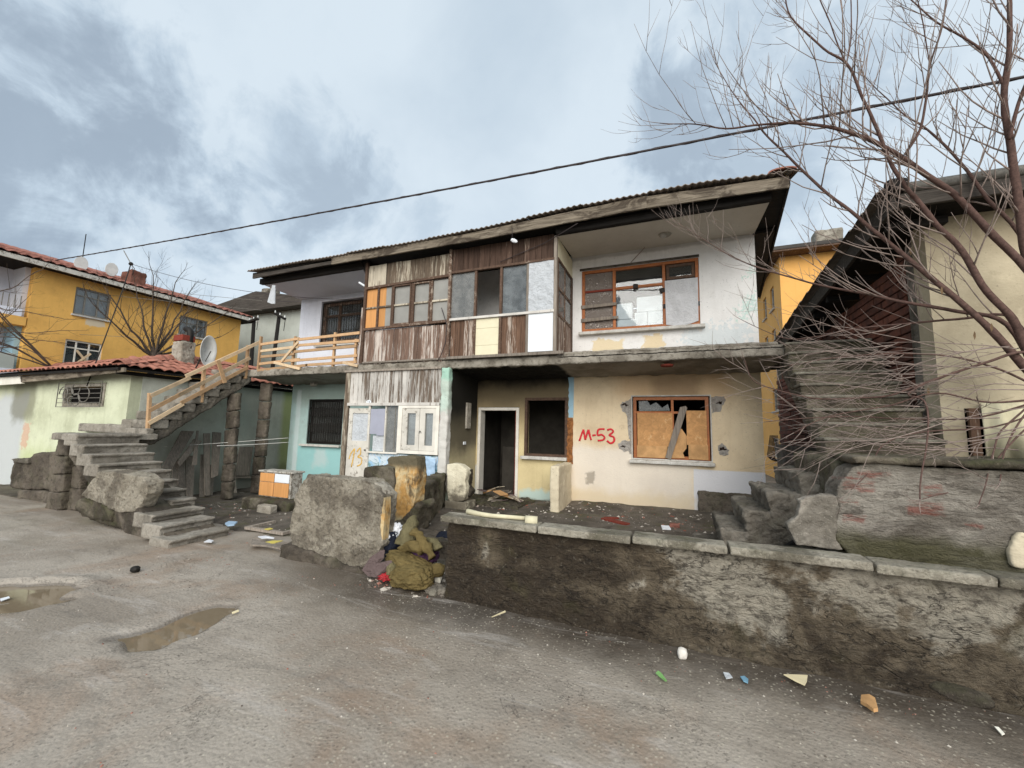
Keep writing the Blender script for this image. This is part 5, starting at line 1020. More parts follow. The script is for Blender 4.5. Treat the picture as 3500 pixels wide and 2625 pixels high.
# chimney with stove pipe, satellite dish
CH = thing('stove_chimney', 'stub of masonry with a rusty stove pipe elbow on the shed roof', 'chimney', tuple(PX('a', 1540, 1020, -11.5)))
rough('stack', MB().box(-11.72, -11.3, 6.2, 6.52, 3.0, 3.62), A['concpale'], CH, .03, .02, 5, 210)
b = Vector((-11.5, 6.36, 3.6)); box('cowl', A['redwood'], CH, -11.68, -11.32, 6.2, 6.5, 3.63, 3.78, .01)
MB().tube([b + Vector((.12, .05, -.2)), b + Vector((.12, .05, .2)), b + Vector((.10, .05, .30)), b + Vector((.02, .05, .36)), b + Vector((-.08, .05, .38))], .075, 12).build('pipe', A['iron'], CH, True)
SD = thing('satellite_dish', 'pale satellite dish on a short mast at the shed eave', 'satellite dish', tuple(PX('a', 1640, 1090, -10.6)))
c = PX('a', 1718, 985, -10.55); vs = []; fs = []; N = 24
for r in range(6):
    for k in range(N):
        a = 2 * math.pi * k / N; q = r / 5; vs.append(c + Vector((.05 * (1 - q * q) * -1 + .05, .31 * q * math.cos(a) * .62, .33 * q * math.sin(a))) + Vector((.10 * q * q, 0, .05 * q * math.sin(a))))
fs = [(r*N+k, r*N+(k+1)%N, (r+1)*N+(k+1)%N, (r+1)*N+k) for r in range(5) for k in range(N)]
o = link_mesh('dish', vs, fs, A['dish'], SD, True); md = o.modifiers.new('s', 'SOLIDIFY'); md.thickness = .012
MB().tube([c + Vector((-.02, -.02, -.02)), c + Vector((-.08, -.08, -.35)), c + Vector((-.1, -.1, -.42))], .018, 6).build('mast', A['iron'], SD); MB().tube([c + Vector((.05, 0, -.28)), c + Vector((.32, -.05, -.02))], .009, 5).build('arm', A['iron'], SD)
# ---------------------------------------------------------------- yellow house on the left
YH = thing('yellow_house', 'ochre two storey house with white loggia and red tiled roof', 'house', (-18, 8, 0)); YX = -18.0
def wall_x(name, mat, parent, y0, y1, z0, z1, X, th, holes, face=1):
    w = wall(name, mat, parent, y0, y1, z0, z1, 0, th, holes)           # built facing -y, then turned to face +x
    w.matrix_local = Matrix.Translation(Vector((X, 0, 0)) - wloc(parent)) @ Matrix.Rotation(math.pi / 2, 4, 'Z') @ Matrix.Translation(w.location + wloc(parent))
    return w
wall_x('wall', A['yellow'], YH, 5.72, 12.1, -.2, 6.2, YX, .25, [(6.67, 7.57, 5.02, 5.92), (6.6, 7.52, 3.27, 4.17), (9.7, 10.74, 5.05, 5.8)])
box('wall', A['yellow'], YH, -25, YX - .26, 11.9, 12.1, -.2, 6.1, 0)
box('loggia_wall', A['whiteL'], YH, -19.2, -19.0, 2.0, 5.72, -.2, 6.2, 0); box('loggia_side', A['whiteL'], YH, -19.0, YX - .255, 5.6, 5.725, 4.55, 6.2, 0); box('loggia_side', A['blueplaster'], YH, -19.0, YX - .255, 5.6, 5.725, -.2, 4.4, 0)
box('loggia_floor', A['yellow'], YH, -19.2, YX + .02, 2.0, 5.70, 4.36, 4.62, .005); box('parapet', A['whiteL'], YH, YX - .12, YX, 2.0, 5.60, 4.62, 4.85, .01); box('loggia_floor', A['whiteL'], YH, -19.2, YX + .02, 2.0, 5.7, 2.85, 3.05, .005); box('parapet', A['greywall'], YH, YX - .12, YX, 2.0, 5.6, 3.05, 3.5, .01)
for k in range(12): MB().tube([(YX - .05, 5.55 - k * .12, 4.85), (YX - .05, 5.55 - k * .12, 5.25)], .012, 5).build('baluster', A['ironpale'], YH)
for z0, z1 in ((4.75, 5.75), (3.1, 4.1)):
    w_ = box('window', A['w_whiteframe'], YH, -19.0, -18.96, 4.2, 5.1, z0, z1, .01); box('pane', A['glassdirty'], w_, -18.955, -18.945, 4.28, 5.02, z0 + .08, z1 - .08, 0)
def win_x(parent, y0, y1, z0, z1, X, mull, trans, fm, gm, curtain=True, back='curtain'):
    f = MB(); w = .05; th = .06
    for a, b, c_, d in ((y0, y0 + w, z0, z1), (y1 - w, y1, z0, z1), (y0 + w, y1 - w, z1 - w, z1), (y0 + w, y1 - w, z0, z0 + w)): f.box(X - .1, X - .1 + th, a, b, c_, d)
    W_ = f.build('window', A[fm], parent)
    for m_ in mull: box('mullion', A[fm], W_, X - .095, X - .05, m_ - .02, m_ + .02, z0 + w, z1 - w, .003)
    if trans: box('transom', A[fm], W_, X - .093, X - .052, y0 + w, y1 - w, trans - .02, trans + .02, .003)
    box('pane', A[gm], W_, X - .08, X - .075, y0 + w, y1 - w, z0 + w, z1 - w, 0)
    if curtain: box('curtain', A[back], W_, X - .2, X - .19, y0 - .1, y1 + .1, z0 - .1, z1 + .1, 0)
    box('sill', A['sillwhite'], W_, X - .05, X + .06, y0 - .04, y1 + .04, z0 - .06, z0 - .005, .004)
    return W_
win_x(YH, 6.67, 7.57, 5.02, 5.92, YX, (6.94, 7.27), 5.66, 'ironpale', 'glass'); wv = win_x(YH, 6.6, 7.52, 3.27, 4.17, YX, (6.88, 7.2), 3.92, 'w_whiteframe', 'glass', True, 'navy'); win_x(YH, 9.7, 10.74, 5.05, 5.8, YX, (10.0, 10.38), 5.55, 'ironpale', 'glass')
MB().beam((YX + .02, 6.88, 3.85), (YX + .02, 7.2, 3.45), .03, .06).build('cross_board', A['w_newpale'], wv); MB().beam((YX + .04, 7.22, 3.80), (YX + .04, 6.88, 3.38), .03, .06).build('cross_board', A['w_newpale'], wv)
ys = (1.5, 12.6); 
MB().prism([(YX + .45, ys[0], 6.20), (YX + .45, ys[0], 6.30), (YX - 4, ys[0], 7.7), (YX - 8, ys[0], 6.3), (YX - 8, ys[0], 6.2)], (0, ys[1] - ys[0], 0)).build('roof_deck', A['w_black'], YH)
MB().prism([(YX + .42, ys[0], 6.17), (YX + .46, ys[0], 6.17), (YX + .46, ys[0], 6.31), (YX + .42, ys[0], 6.31)], (0, ys[1] - ys[0], 0)).build('eave_board', A['w_whiteframe'], YH)
TR = tile_mesh(A['tilered'], .25, .42, .05); sy = Vector((-4.45, 0, 1.4)).normalized(); q = 0
for k in range(44):
    for r in range(6): lay(TR, YH, Vector((YX + .48, ys[0] + .12 + k * .25, 6.32)) + sy * (r * .38), (0, 1, 0), sy)
mb = MB(); sn = Vector((1.4, 0, 4.45)).normalized()
for k in range(44):
    a = Vector((YX + .48, ys[0] + k * .25, 6.325)) + sy * 2.2; mb.tube([a + Vector((0, .125, 0)), a + sy * 2.4 + Vector((0, .125, 0))], .11, 6, (1, 1, .45))
kind(mb.build('tile_field', A['tilered'], YH, True), 'stuff')
rough('chimney', MB().box(YX - .9, YX - .3, 8.15, 8.65, 6.4, 7.1), A['tileold'], YH, .05, .04, 4, 220); box('roof_aerial', A['iron'], YH, YX - .8, YX - .78, 7.0, 7.02, 6.5, 8.0, 0)
for y_, z_, w_ in ((6.9, 6.85, 'farther from'), (7.7, 6.95, 'next to')):
    SDR = thing('roof_dish', 'grey satellite dish on the yellow house roof, %s the chimney' % w_, 'satellite dish', (YX - .6, y_, z_ - .3), 'dishes on the yellow house roof')
    mbd = MB(); c = Vector((YX - .55, y_, z_)); mbd.prism([c + Vector((.02 * math.cos(t), .17 * math.cos(t), .24 * math.sin(t))) for t in [2*math.pi*k/20 for k in range(20)]], (.03, 0, .01)); mbd.build('dish', A['dish'], SDR); MB().tube([c - Vector((0, 0, .5)), c], .02, 6).build('mast', A['iron'], SDR)
# ---------------------------------------------------------------- grey house further back
GH = thing('grey_house', 'pale grey house with dark flat eaves and chimneys behind the yellow one', 'house', (-20, 16, 0))
wall('wall', A['greywall'], GH, -26, -16.0, -.2, 7.55, 15, .25, [(-24.2, -23.2, 5.4, 6.6)]); box('wall', A['greywall'], GH, -16.25, -16.0, 15.26, 22, -.2, 7.55, 0); box('window', A['w_whiteframe'], GH, -24.2, -23.2, 15.1, 15.15, 5.4, 6.6, 0)
MB().prism([(-26.5, 14.4, 7.55), (-15.5, 14.4, 7.55), (-15.5, 14.4, 7.70), (-20.5, 14.4, 8.6), (-26.5, 14.4, 7.70)], (0, 8, 0)).build('roof', A['w_fasciadk'], GH)
for x, z, w_ in ((-24.2, 8.6, .6), (-21.2, 9.1, .5), (-20.6, 9.3, .3), (-18.4, 8.7, .5)): rough('chimney', MB().box(x, x + w_, 15.2, 15.7, 7.6, z), A['conc'], GH, .06, .03, 4, int(x * -3))
# ---------------------------------------------------------------- yellow apartment block on the right
AP = thing('ochre_apartment_block', 'tall ochre apartment block with brown eaves behind the derelict house', 'building', (4, 16, 0)); AX = 3.5
wall('wall', A['yellow2'], AP, AX, 14, -.2, 7.75, 16.0, .25, [])
def wall_xl(name, mat, parent, y0, y1, z0, z1, X, th, holes):
    w = wall(name, mat, parent, -y1, -y0, z0, z1, 0, th, [(-b, -a, c, d) for a, b, c, d in holes])
    w.matrix_local = Matrix.Translation(Vector((X, 0, 0)) - wloc(parent)) @ Matrix.Rotation(-math.pi / 2, 4, 'Z') @ Matrix.Translation(w.location + wloc(parent)); return w
hs = [(17.0, 17.6, 6.25, 7.1), (18.3, 18.9, 6.25, 7.1), (17.0, 17.6, 4.6, 5.5), (18.3, 18.9, 4.6, 5.5), (17.0, 18.0, 2.5, 3.3), (17.4, 18.4, .75, 1.5)]
wall_xl('wall', A['yellow2'], AP, 16.25, 26, -.2, 7.75, AX, .25, hs)
for a, b, c_, d in hs:
    w_ = MB().box(AX + .06, AX + .12, a, a + .06, c_, d).box(AX + .06, AX + .12, b - .06, b, c_, d).box(AX + .06, AX + .12, a, b, d - .06, d).box(AX + .06, AX + .12, a, b, c_, c_ + .06).build('window', A['w_whiteframe'], AP)
    box('pane', A['glassdirty'], w_, AX + .09, AX + .095, a, b, c_, d, 0); box('sill', A['sillwhite'], w_, AX - .06, AX + .05, a - .05, b + .05, c_ - .06, c_ - .01, 0); box('curtain', A['curtain'], w_, AX + .2, AX + .21, a - .1, b + .1, c_ - .1, d + .1, 0)
mbg = MB()
for k in range(7): mbg.tube([(AX - .05, 17.3 + k * .2, .65), (AX - .18, 17.3 + k * .2, .8), (AX - .05, 17.3 + k * .2, 1.6)], .015, 5).build('grille_bar', A['iron'], AP); mbg = MB()
MB().prism([(AX - .5, 15.45, 7.75), (14.5, 15.45, 7.75), (14.5, 26, 7.75), (AX - .5, 26, 7.75)], (0, 0, .06)).build('eave_boarding', A['w_brownframe'], AP)
MB().prism([(AX - .52, 15.43, 7.81), (14.6, 15.43, 7.81), (14.6, 15.6, 8.0), (AX - .3, 15.6, 8.0)], (0, 10, 0)).build('roof', A['w_fasciadk'], AP); rough('chimney', MB().box(4.65, 5.45, 16.2, 16.8, 7.8, 8.65), A['concpale'], AP, .06, .02, 4, 230)
# ---------------------------------------------------------------- brick and cream house on the right
BH = thing('brick_house', 'cream fronted house with bare brick side wall and dark overhanging roof', 'house', (3, 6, 1.4))
wall('wall', A['creamR'], BH, 2.45, 9, 1.2, 3.88, 5.3, .25, [(3.25, 4.2, 2.3, 3.5), (2.62, 3.3, 1.45, 1.9)])
box('wall_core', A['concdark'], BH, 2.51, 2.68, 5.552, 12.3, .1, 3.4, 0)
box('quoin', A['conc'], BH, 2.452, 2.50, 5.5, 5.72, 1.3, 3.75, .01)
bl, bh = .40, .105; me = None; bcount = 0
bm = bmesh.new(); bmesh.ops.create_cube(bm, size=1)
for v in bm.verts: v.co = Vector((v.co.x * .05, v.co.y * (bl - .018), v.co.z * (bh - .016)))
bmesh.ops.bevel(bm, geom=list(bm.edges), offset=.006, segments=1, affect='EDGES'); bme = bpy.data.meshes.new('brick'); bm.to_mesh(bme); bm.free(); bme.materials.append(A['brick'])
far = MB()
for r in range(32):
    for k in range(17):
        y = 5.75 + k * bl + (bl / 2 if r % 2 else 0); z = .52 + r * bh
        if z > 3.86 - (y - 4.95) * .11 - .08 or y > 12.1: continue
        if bcount < 300 and z > 1.0 and y < 11.3:
            o = bpy.data.objects.new('brick', bme); COL.objects.link(o); o.parent = BH; o.location = Vector((2.485 + rnd.uniform(-.006, .004), y, z)) - wloc(BH); o.rotation_euler = (rnd.uniform(-.012, .012), 0, rnd.uniform(-.01, .01)); bcount += 1
        else: far.box(2.46 + rnd.uniform(-.006, .004), 2.51, y - bl / 2 + .009, y + bl / 2 - .009, z - bh / 2 + .008, z + bh / 2 - .008)
kind(far.build('brick_field', A['brick'], BH), 'stuff')
MB().prism([(2.10, 4.97, 3.90), (2.10, 10.4, 3.30), (2.10, 10.4, 3.44), (2.10, 4.97, 4.04)], (7, 0, 0)).build('roof_deck', A['w_black'], BH)
MB().prism([(2.06, 4.95, 3.86), (2.06, 10.4, 3.26), (2.06, 10.4, 3.46), (2.06, 4.95, 4.06)], (.04, 0, 0)).build('verge_board', A['w_fasciadk'], BH)
for k in range(9): y = 5.2 + k * .62; box('rafter', A['w_black'], BH, 2.12, 2.6, y, y + .08, 3.79 - (y - 4.95) * .11, 3.87 - (y - 4.95) * .11, .004)
MB().tube([(2.15, 4.95, 4.06), (9, 4.95, 4.02)], .055, 12).build('eave_roll', A['ironpale'], BH, True); box('eave_board', A['w_fasciadk'], BH, 2.12, 9, 4.92, 4.96, 3.86, 4.0, .005)
TS = tile_mesh(A['sheet'], .24, .38, .05)
for k in range(16): lay(TS, BH, Vector((2.08, 5.0 + k * .34, 4.06 - k * .0374)), (1, 0, 0), (0, 1, -.11), 'verge_tile')
rough('verge_cap', MB().tube([(2.02, 4.93, 4.08), (2.18, 4.93, 4.08)], .08, 12), A['w_black'], BH, .02, .01, 6, 240)
W_ = frame_box('window', A['w_fasciadk'], BH, 3.25, 4.2, 2.3, 3.5, 5.38, .05, .06); pane(W_, A['glass'], 3.3, 4.15, 2.35, 3.45, 5.4)
nn = 40; vs = []
for z in (1.44, 1.95):
    for k in range(nn + 1): x = 2.72 + 1.2 * k / nn; vs.append((x, 5.24 + .02 * math.sin(k * 1.3), z))
o = link_mesh('corrugated_patch', vs, [(k, k + 1, nn + 2 + k, nn + 1 + k) for k in range(nn)], A['foam'], BH, True); md = o.modifiers.new('s', 'SOLIDIFY'); md.thickness = .008
box('board', A['w_brown'], BH, 2.63, 2.70, 5.25, 5.29, 1.43, 1.9, .003)
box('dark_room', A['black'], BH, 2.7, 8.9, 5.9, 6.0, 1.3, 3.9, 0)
# dry bank in the gap between the houses
GB = tag(MB().box(1.55, 2.3, 9.5, 9.56, .15, .28).box(1.55, 2.3, 9.5, 9.56, .34, .46).box(1.6, 1.68, 9.44, 9.5, -.1, .6).build('gap_fence', A['w_old']), 'low dark slat fence in the gap beside the brick wall', 'fence')
# ---------------------------------------------------------------- bare trees
def spline(P, sub=5):
    Q = []
    for i in range(len(P) - 1):
        a = P[max(i-1, 0)]; b = P[i]; c = P[i+1]; d = P[min(i+2, len(P)-1)]
        for s in range(sub):
            t = s / sub; Q.append(.5 * ((2*b) + (c-a)*t + (2*a-5*b+4*c-d)*t*t + (3*b-a-3*c+d)*t**3))
    return Q + [P[-1]]
class Tree:
    def __init__(s, seed): s.big = MB(); s.small = MB(); s.r = random.Random(seed)
    def limb(s, P, r0, r1, mb=None, sides=8, wob=.012):
        Q = spline([Vector(p) for p in P]); N = len(Q)
        Q = [q + Vector((mnoise.noise(q * 3.1), mnoise.noise(q * 3.1 + Vector((5, 5, 5))), mnoise.noise(q * 3.1 + Vector((9, 2, 7))))) * wob for q in Q]
        R = [(r0 + (r1 - r0) * (i / (N - 1)) ** .8) * (1 + .12 * mnoise.noise(q * 11)) for i, q in enumerate(Q)]
        (mb or s.big).tube(Q, R, sides); return Q, R
    def twig(s, p, d, L, r, lvl, up, droop=0.):
        n = 5 if L > .25 else 3; pts = [Vector(p)]; d = Vector(d).normalized(); q = Vector(p)
        for k in range(n):
            d = (d + Vector((s.r.gauss(0, .07), s.r.gauss(0, .07), s.r.gauss(0, .07))) + up * .14 - Vector((0, 0, droop * .12))).normalized(); q = q + d * (L / n); pts.append(q)
        s.small.tube(pts, [r * (1 - .62 * k / n) for k in range(n + 1)], 4 if r < .006 else 5)
        if lvl > 0:
            for k in range(1, n):
                for _ in range(s.r.choice((0, 1, 1, 0)) if lvl > 1 else s.r.choice((0, 1, 0))):
                    a = d.cross(Vector((s.r.gauss(0, 1), s.r.gauss(0, 1), s.r.gauss(0, 1)))).normalized()
                    s.twig(pts[k], (d * .75 + a * .65 + up * .25), L * s.r.uniform(.4, .75), max(.0022, r * .55), lvl - 1, up, droop)
    def dress(s, Q, R, step, Lr, up, lvl=2, start=.1, rr=.5, droop=0., bias=Vector((0, 0, 0))):
        N = len(Q)
        for i in range(int(N * start), N - 1):
            seg = (Q[i+1] - Q[i]).length; k = s.r.random() < seg / step
            if not k: continue
            d = (Q[i+1] - Q[i]).normalized(); a = d.cross(Vector((s.r.gauss(0, 1), s.r.gauss(0, 1), s.r.gauss(0, 1)))).normalized()
            s.twig(Q[i], d * .45 + a * .8 + up * s.r.uniform(.2, .9) + bias, s.r.uniform(*Lr), min(.0075, max(.0035, R[i] * rr)), lvl, up, droop)
        s.twig(Q[-1], Q[-1] - Q[-2], Lr[0], R[-1], 1, up)
T = Tree(11); UPV = Vector((0, 0, 1))
def lp(pts, Y0, Y1): return [PY('f', x, y, Y0 + (Y1 - Y0) * i / (len(pts) - 1)) for i, (x, y) in enumerate(pts)]
BASE = Vector((3.02, 4.75, 1.40)); FORK = PY('f', 2262, 850, 4.75)
T.limb([BASE, BASE.lerp(FORK, .5) + Vector((.03, 0, 0)), FORK], .12, .095, sides=12)
limbs = [  # traced course, depth at root and tip, radii, twig spacing, twig lengths
 ([(2262, 850), (2240, 620), (2133, 494), (2059, 420), (1970, 353), (1910, 319), (1836, 286), (1780, 271), (1706, 266), (1643, 269), (1569, 277), (1490, 268), (1424, 266)], 4.75, 4.0, .055, .005, .085, (.25, .75), 2),
 ([(2262, 850), (2174, 748), (2123, 696), (2066, 645), (2003, 594), (1951, 548), (1910, 516), (1836, 457), (1762, 394), (1706, 342), (1650, 286), (1628, 256), (1583, 201), (1543, 132)], 4.75, 4.7, .055, .004, .10, (.25, .7), 2),
 ([(2262, 850), (2209, 736), (2180, 679), (2123, 616), (2066, 528), (2022, 483), (1980, 430), (1962, 409), (1921, 345), (1888, 267), (1866, 212), (1829, 137), (1780, 104), (1710, 37), (1693, -20)], 4.75, 4.2, .055, .007, .11, (.25, .8), 2),
 ([(1955, 334), (1985, 282), (2000, 208), (2007, 141), (2037, 56), (2046, -30)], 4.45, 4.3, .018, .008, .14, (.25, .6), 2),
 ([(2007, 141), (1996, 60), (1977, -20)], 4.35, 4.2, .009, .005, .2, (.2, .4), 1),
 ([(1829, 137), (1840, 70), (1836, -20)], 4.35, 4.3, .010, .006, .2, (.2, .5), 1), ([(1829, 137), (1800, 70), (1765, -20)], 4.35, 4.2, .010, .006, .2, (.2, .5), 1),
 ([(2262, 850), (2250, 640), (2212, 520), (2133, 427), (2059, 334), (2003, 282), (1947, 241), (1870, 167)], 4.75, 5.0, .040, .005, .11, (.25, .7), 2),
 ([(2270, 860), (2235, 640), (2204, 464), (2189, 353), (2174, 260), (2170, 186), (2182, 74), (2180, -20)], 4.75, 4.4, .065, .02, .13, (.3, .8), 2),
 ([(2170, 186), (2122, 111), (2022, 48), (1959, -10)], 4.5, 4.4, .02, .006, .13, (.25, .6), 2), ([(2180, 300), (2210, 200), (2260, 60), (2290, -30)], 4.5, 4.4, .025, .012, .16, (.3, .6), 2),
 ([(2262, 850), (2174, 702), (2066, 673), (1951, 651), (1866, 636), (1794, 621), (1723, 603), (1637, 578), (1580, 553), (1518, 516), (1463, 483)], 4.75, 5.3, .035, .004, .13, (.2, .6), 2),
 ([(2262, 850), (2190, 690), (2066, 690), (1951, 700), (1840, 712), (1760, 728), (1690, 730), (1600, 690)], 4.75, 5.5, .025, .004, .13, (.2, .55), 2),
 ([(2280, 800), (2212, 761), (2123, 786), (2009, 824), (1923, 852), (1837, 861), (1766, 861), (1717, 852), (1674, 841), (1626, 821), (1609, 778)], 4.75, 4.3, .022, .004, .09, (.2, .55), 2),
 ([(2009, 824), (1960, 850), (1994, 864), (2003, 906), (2000, 964), (1991, 1021), (1989, 1078)], 4.4, 3.75, .012, .006, .3, (.12, .3), 1),
 ([(2262, 880), (2151, 921), (1994, 935), (1909, 961), (1877, 1018), (1837, 1061)], 4.75, 3.8, .013, .004, .2, (.15, .4), 1),
 ([(2262, 880), (2180, 963), (2123, 1029), (2051, 1063), (1994, 1078)], 4.7, 3.75, .012, .004, .2, (.15, .35), 1), ([(2230, 870), (2166, 929), (2146, 978), (2131, 1035), (2117, 1092)], 4.6, 3.7, .012, .004, .2, (.15, .3), 1),
 ([(2262, 860), (2120, 900), (1990, 905), (1850, 900), (1720, 905), (1650, 912)], 4.75, 4.5, .016, .004, .09, (.2, .5), 2), ([(2262, 860), (2140, 870), (2020, 850), (1900, 880), (1790, 900), (1715, 935)], 4.75, 4.2, .016, .004, .09, (.2, .5), 2), ([(2262, 850), (2160, 800), (2050, 770), (1930, 765), (1820, 770), (1700, 790)], 4.75, 4.6, .018, .004, .10, (.2, .5), 2),
 ([(2262, 850), (2210, 900), (2170, 980), (2160, 1040)], 4.7, 3.9, .014, .005, .2, (.2, .4), 1)]
for pts, Y0, Y1, ra, rb, step, Lr, lvl in limbs:
    Q, R = T.limb(lp(pts, Y0, Y1), ra * .62, rb * .75); lo = pts[-1][1] > 700
    T.dress(Q, R, step * (1.9 if lo else 1.1), Lr if lo else (Lr[0] * 1.2, Lr[1] * 1.5), Vector((-.35, -.1, .25)) if lo else Vector((-.12, 0, .9)), lvl, .22, .5, .3 if lo else 0)
for _ in range(40):                                   # fine spray at the bottom of the crown
    p = PY('f', T.r.uniform(1900, 2240), T.r.uniform(740, 1000), T.r.uniform(4.0, 4.9)); T.twig(p, Vector((-1, T.r.gauss(0, .3), T.r.gauss(0, .25))), T.r.uniform(.5, 1.1), .0045, 2, Vector((-.3, 0, .06)), .2)
TT = thing('bare_tree', 'large leafless tree with reddish limbs spreading from the terrace over the stair', 'tree', (3.02, 4.75, 1.4))
T.big.build('trunk', A['bark'], TT, True); T.small.build('crown', A['twig'], TT, True)
for k in range(5):
    p = PY('f', T.r.uniform(1900, 2150), T.r.uniform(500, 900), 4.6); mb = MB()
    mb.prism([p, p + Vector((.008, 0, -.02)), p + Vector((.012, .01, -.05)), p + Vector((.002, .012, -.075)), p + Vector((-.01, 0, -.035))], (.002, .004, 0)); mb.build('dry_leaf', A['leaf'], TT)
T2 = Tree(23); b = PX('a', 1290, 1030, -14.0); b.z = 0
U2 = Vector((0, 0, .7)); TB = thing('bare_tree', 'small leafless tree between the green shed and the yellow house', 'tree', tuple(b))
top = PX('a', 1290, 1000, -14.0); T2.limb([b, b.lerp(top, .6), top], .10, .07)
for dx, dy, dz, L in ((0, -.9, 1.0, 1.9), (0, .5, 1.3, 2.1), (.3, .1, 1.4, 2.2), (-.2, -.4, 1.4, 1.9), (.3, 1.0, .9, 2.2), (.2, -1.3, .7, 1.8), (-.3, .8, 1.2, 2.0), (.1, 1.4, .6, 2.0), (0, -.2, 1.6, 2.3)):
    d = Vector((dx, dy, dz)).normalized(); p1 = top + d * L * .45 + Vector((0, 0, -.05)); p2 = top + d * L + Vector((0, 0, .15)); Q, R = T2.limb([top - Vector((0, 0, .1)), p1, p2], .045, .008, sides=6, wob=.05)
    T2.dress(Q, R, .075, (.5, 1.1), U2, 2, .15, .45)
T2.big.build('trunk', A['barkgrey'], TB, True); T2.small.build('crown', A['barkgrey'], TB, True)
T3 = Tree(31); TC = thing('bare_tree', 'thin leafless sapling in front of the yellow loggia', 'tree', (-13.5, 5.6, 0)); b = Vector((-14.2, 5.5, 0)); 
for (x, y), (x2, y2), (x3, y3) in (((-60, 700), (60, 690), (215, 560)), ((-60, 640), (120, 640), (600, 720)), ((-60, 880), (200, 880), (560, 920)), ((-60, 960), (220, 960), (420, 1060)), ((-60, 590), (130, 430), (380, 270)), ((-60, 860), (300, 830), (620, 800))):
    Q, R = T3.limb([b + Vector((-1.2, 0, 3.0)), PX('a', x, y, -15.4), PX('a', x2, y2, -15.0), PX('a', x3, y3, -14.8)], .02, .006, sides=5, wob=.06); T3.dress(Q, R, .2, (.3, .7), Vector((.2, .2, .5)), 1, .3)
T3.limb([b, b + Vector((-.6, 0, 1.6)), b + Vector((-1.2, 0, 3.0))], .06, .03); T3.big.build('trunk', A['barkgrey'], TC, True); T3.small.build('crown', A['barkgrey'], TC, True)
# ---------------------------------------------------------------- cables and poles
def wire(name, pts, r, mat, label, cat='cable', sag=0., group=None):
    a, b = Vector(pts[0]), Vector(pts[-1])
    if len(pts) == 2: pts = [a.lerp(b, t / 24) - Vector((0, 0, sag * 4 * (t / 24) * (1 - t / 24))) for t in range(25)]
    return tag(MB().tube(pts, r, 6).build(name, mat, None, True), label, cat, group)
wa = PX('f', 120, 562, -18.0); wb = PY('f', 2330, 143, 4.9)
wire('overhead_cable', [wa, wb], .014, A['wire'], 'thick overhead cable slanting across the sky above the roof', sag=.06)
tw = []
for k in range(181):
    t = k / 180; c = wa.lerp(wb, t) - Vector((0, 0, .24 * t * (1 - t))); tw.append(c + Vector((0, .012 * math.cos(k * 1.1), .016 * math.sin(k * 1.1))))
wire('overhead_cable', tw, .006, A['wire'], 'thin cable twisted around the thick overhead cable')
AM = thing('aerial_mast', 'thin leaning mast rising from the shed window with a wire fitting', 'mast', tuple(PY('a', 730, 1275, 4.80)))
am = [PY('a', 730, 1275, 4.80), PY('a', 850, 960, 5.2), PY('a', 1030, 470, 5.6), PY('a', 1100, 250, 5.8)]; MB().tube(am, .012, 6).build('pole', A['iron'], AM); MB().tube([am[3], PY('a', 1040, 140, 5.9)], .012, 6).build('arm', A['ironpale'], AM); lump('fitting', am[3], (.05, .05, .05), A['iron'], AM, sub=2)
MB().tube([am[3], PY('a', 1130, 290, 5.8), PY('a', 1110, 345, 5.8)], .008, 5).build('tail', A['wire'], AM, True)
wire('service_wire', [am[3], PY('c', 1090, 480, 7.6)], .006, A['wire'], 'thin wire from the leaning mast to the derelict house', sag=.25)
for k, (a, b_, Y0, Y1, lb) in enumerate((((0, 340), (2200, 560), 6.5, 9, 'pale wire passing just below the eave of the yellow house'), ((0, 410), (2200, 640), 6.4, 9, 'pale wire passing in front of the upper windows of the yellow house'), ((0, 800), (1500, 880), 6, 8, 'pale wire passing in front of the crossed boards window'))):
    wire('service_wire', [PY('a', *a, Y0), PY('a', *b_, Y1)], .006, A['ironpale'], lb, sag=.03)
for k, (x0, y0, x1, y1) in enumerate(((1240, 500, 2180, 435), (1640, 495, 2180, 468))): wire('clothes_line', [PY('b', x0, y0, 5.6 + .3 * k), PY('b', x1, y1, 6.9)], .006, A['wirepale'], ('upper' if k == 0 else 'lower') + ' pale clothes line strung from the boards to the turquoise wall', 'clothes line', .01)
for (bx, by), (tx, ty), (ax, ay), (cx_, cy_), lb in (((225, 1130), (292, 600), (245, 612), (345, 665), 'dark utility pole with a tilted cross arm, taller of the pair'), ((22, 1130), (52, 645), (0, 690), (90, 660), 'dark utility pole with insulators, shorter of the pair')):
    U = thing('utility_pole', lb, 'utility pole', (PY('c', bx, by, 12).x, 12, 0)); t = PY('c', tx, ty, 12); f_ = PY('c', bx, by, 12); d = (f_ - t).normalized(); foot = t + d * (t.z / -d.z)
    MB().tube([foot, t], [.09, .07], 10).build('pole', A['w_black'], U, True); a_, c_ = PY('c', ax, ay, 11.9), PY('c', cx_, cy_, 11.9); MB().beam(a_, c_, .09, .09).build('cross_arm', A['w_black'], U)
    for s in (.05, .5, .95): p = a_.lerp(c_, s); MB().tube([p, p + Vector((0, 0, .14))], [.035, .02], 8).build('insulator', A['dish'], U, True)
    MB().tube([c_, c_ + Vector((-.03, 0, -.5))], .015, 5).build('chain', A['iron'], U)
wire('service_wire', [PY('c', 0, 455, 11.9), PY('c', 690, 492, 7.9)], .008, A['wire'], 'wire from the utility poles to the upper left corner of the house', sag=.1)
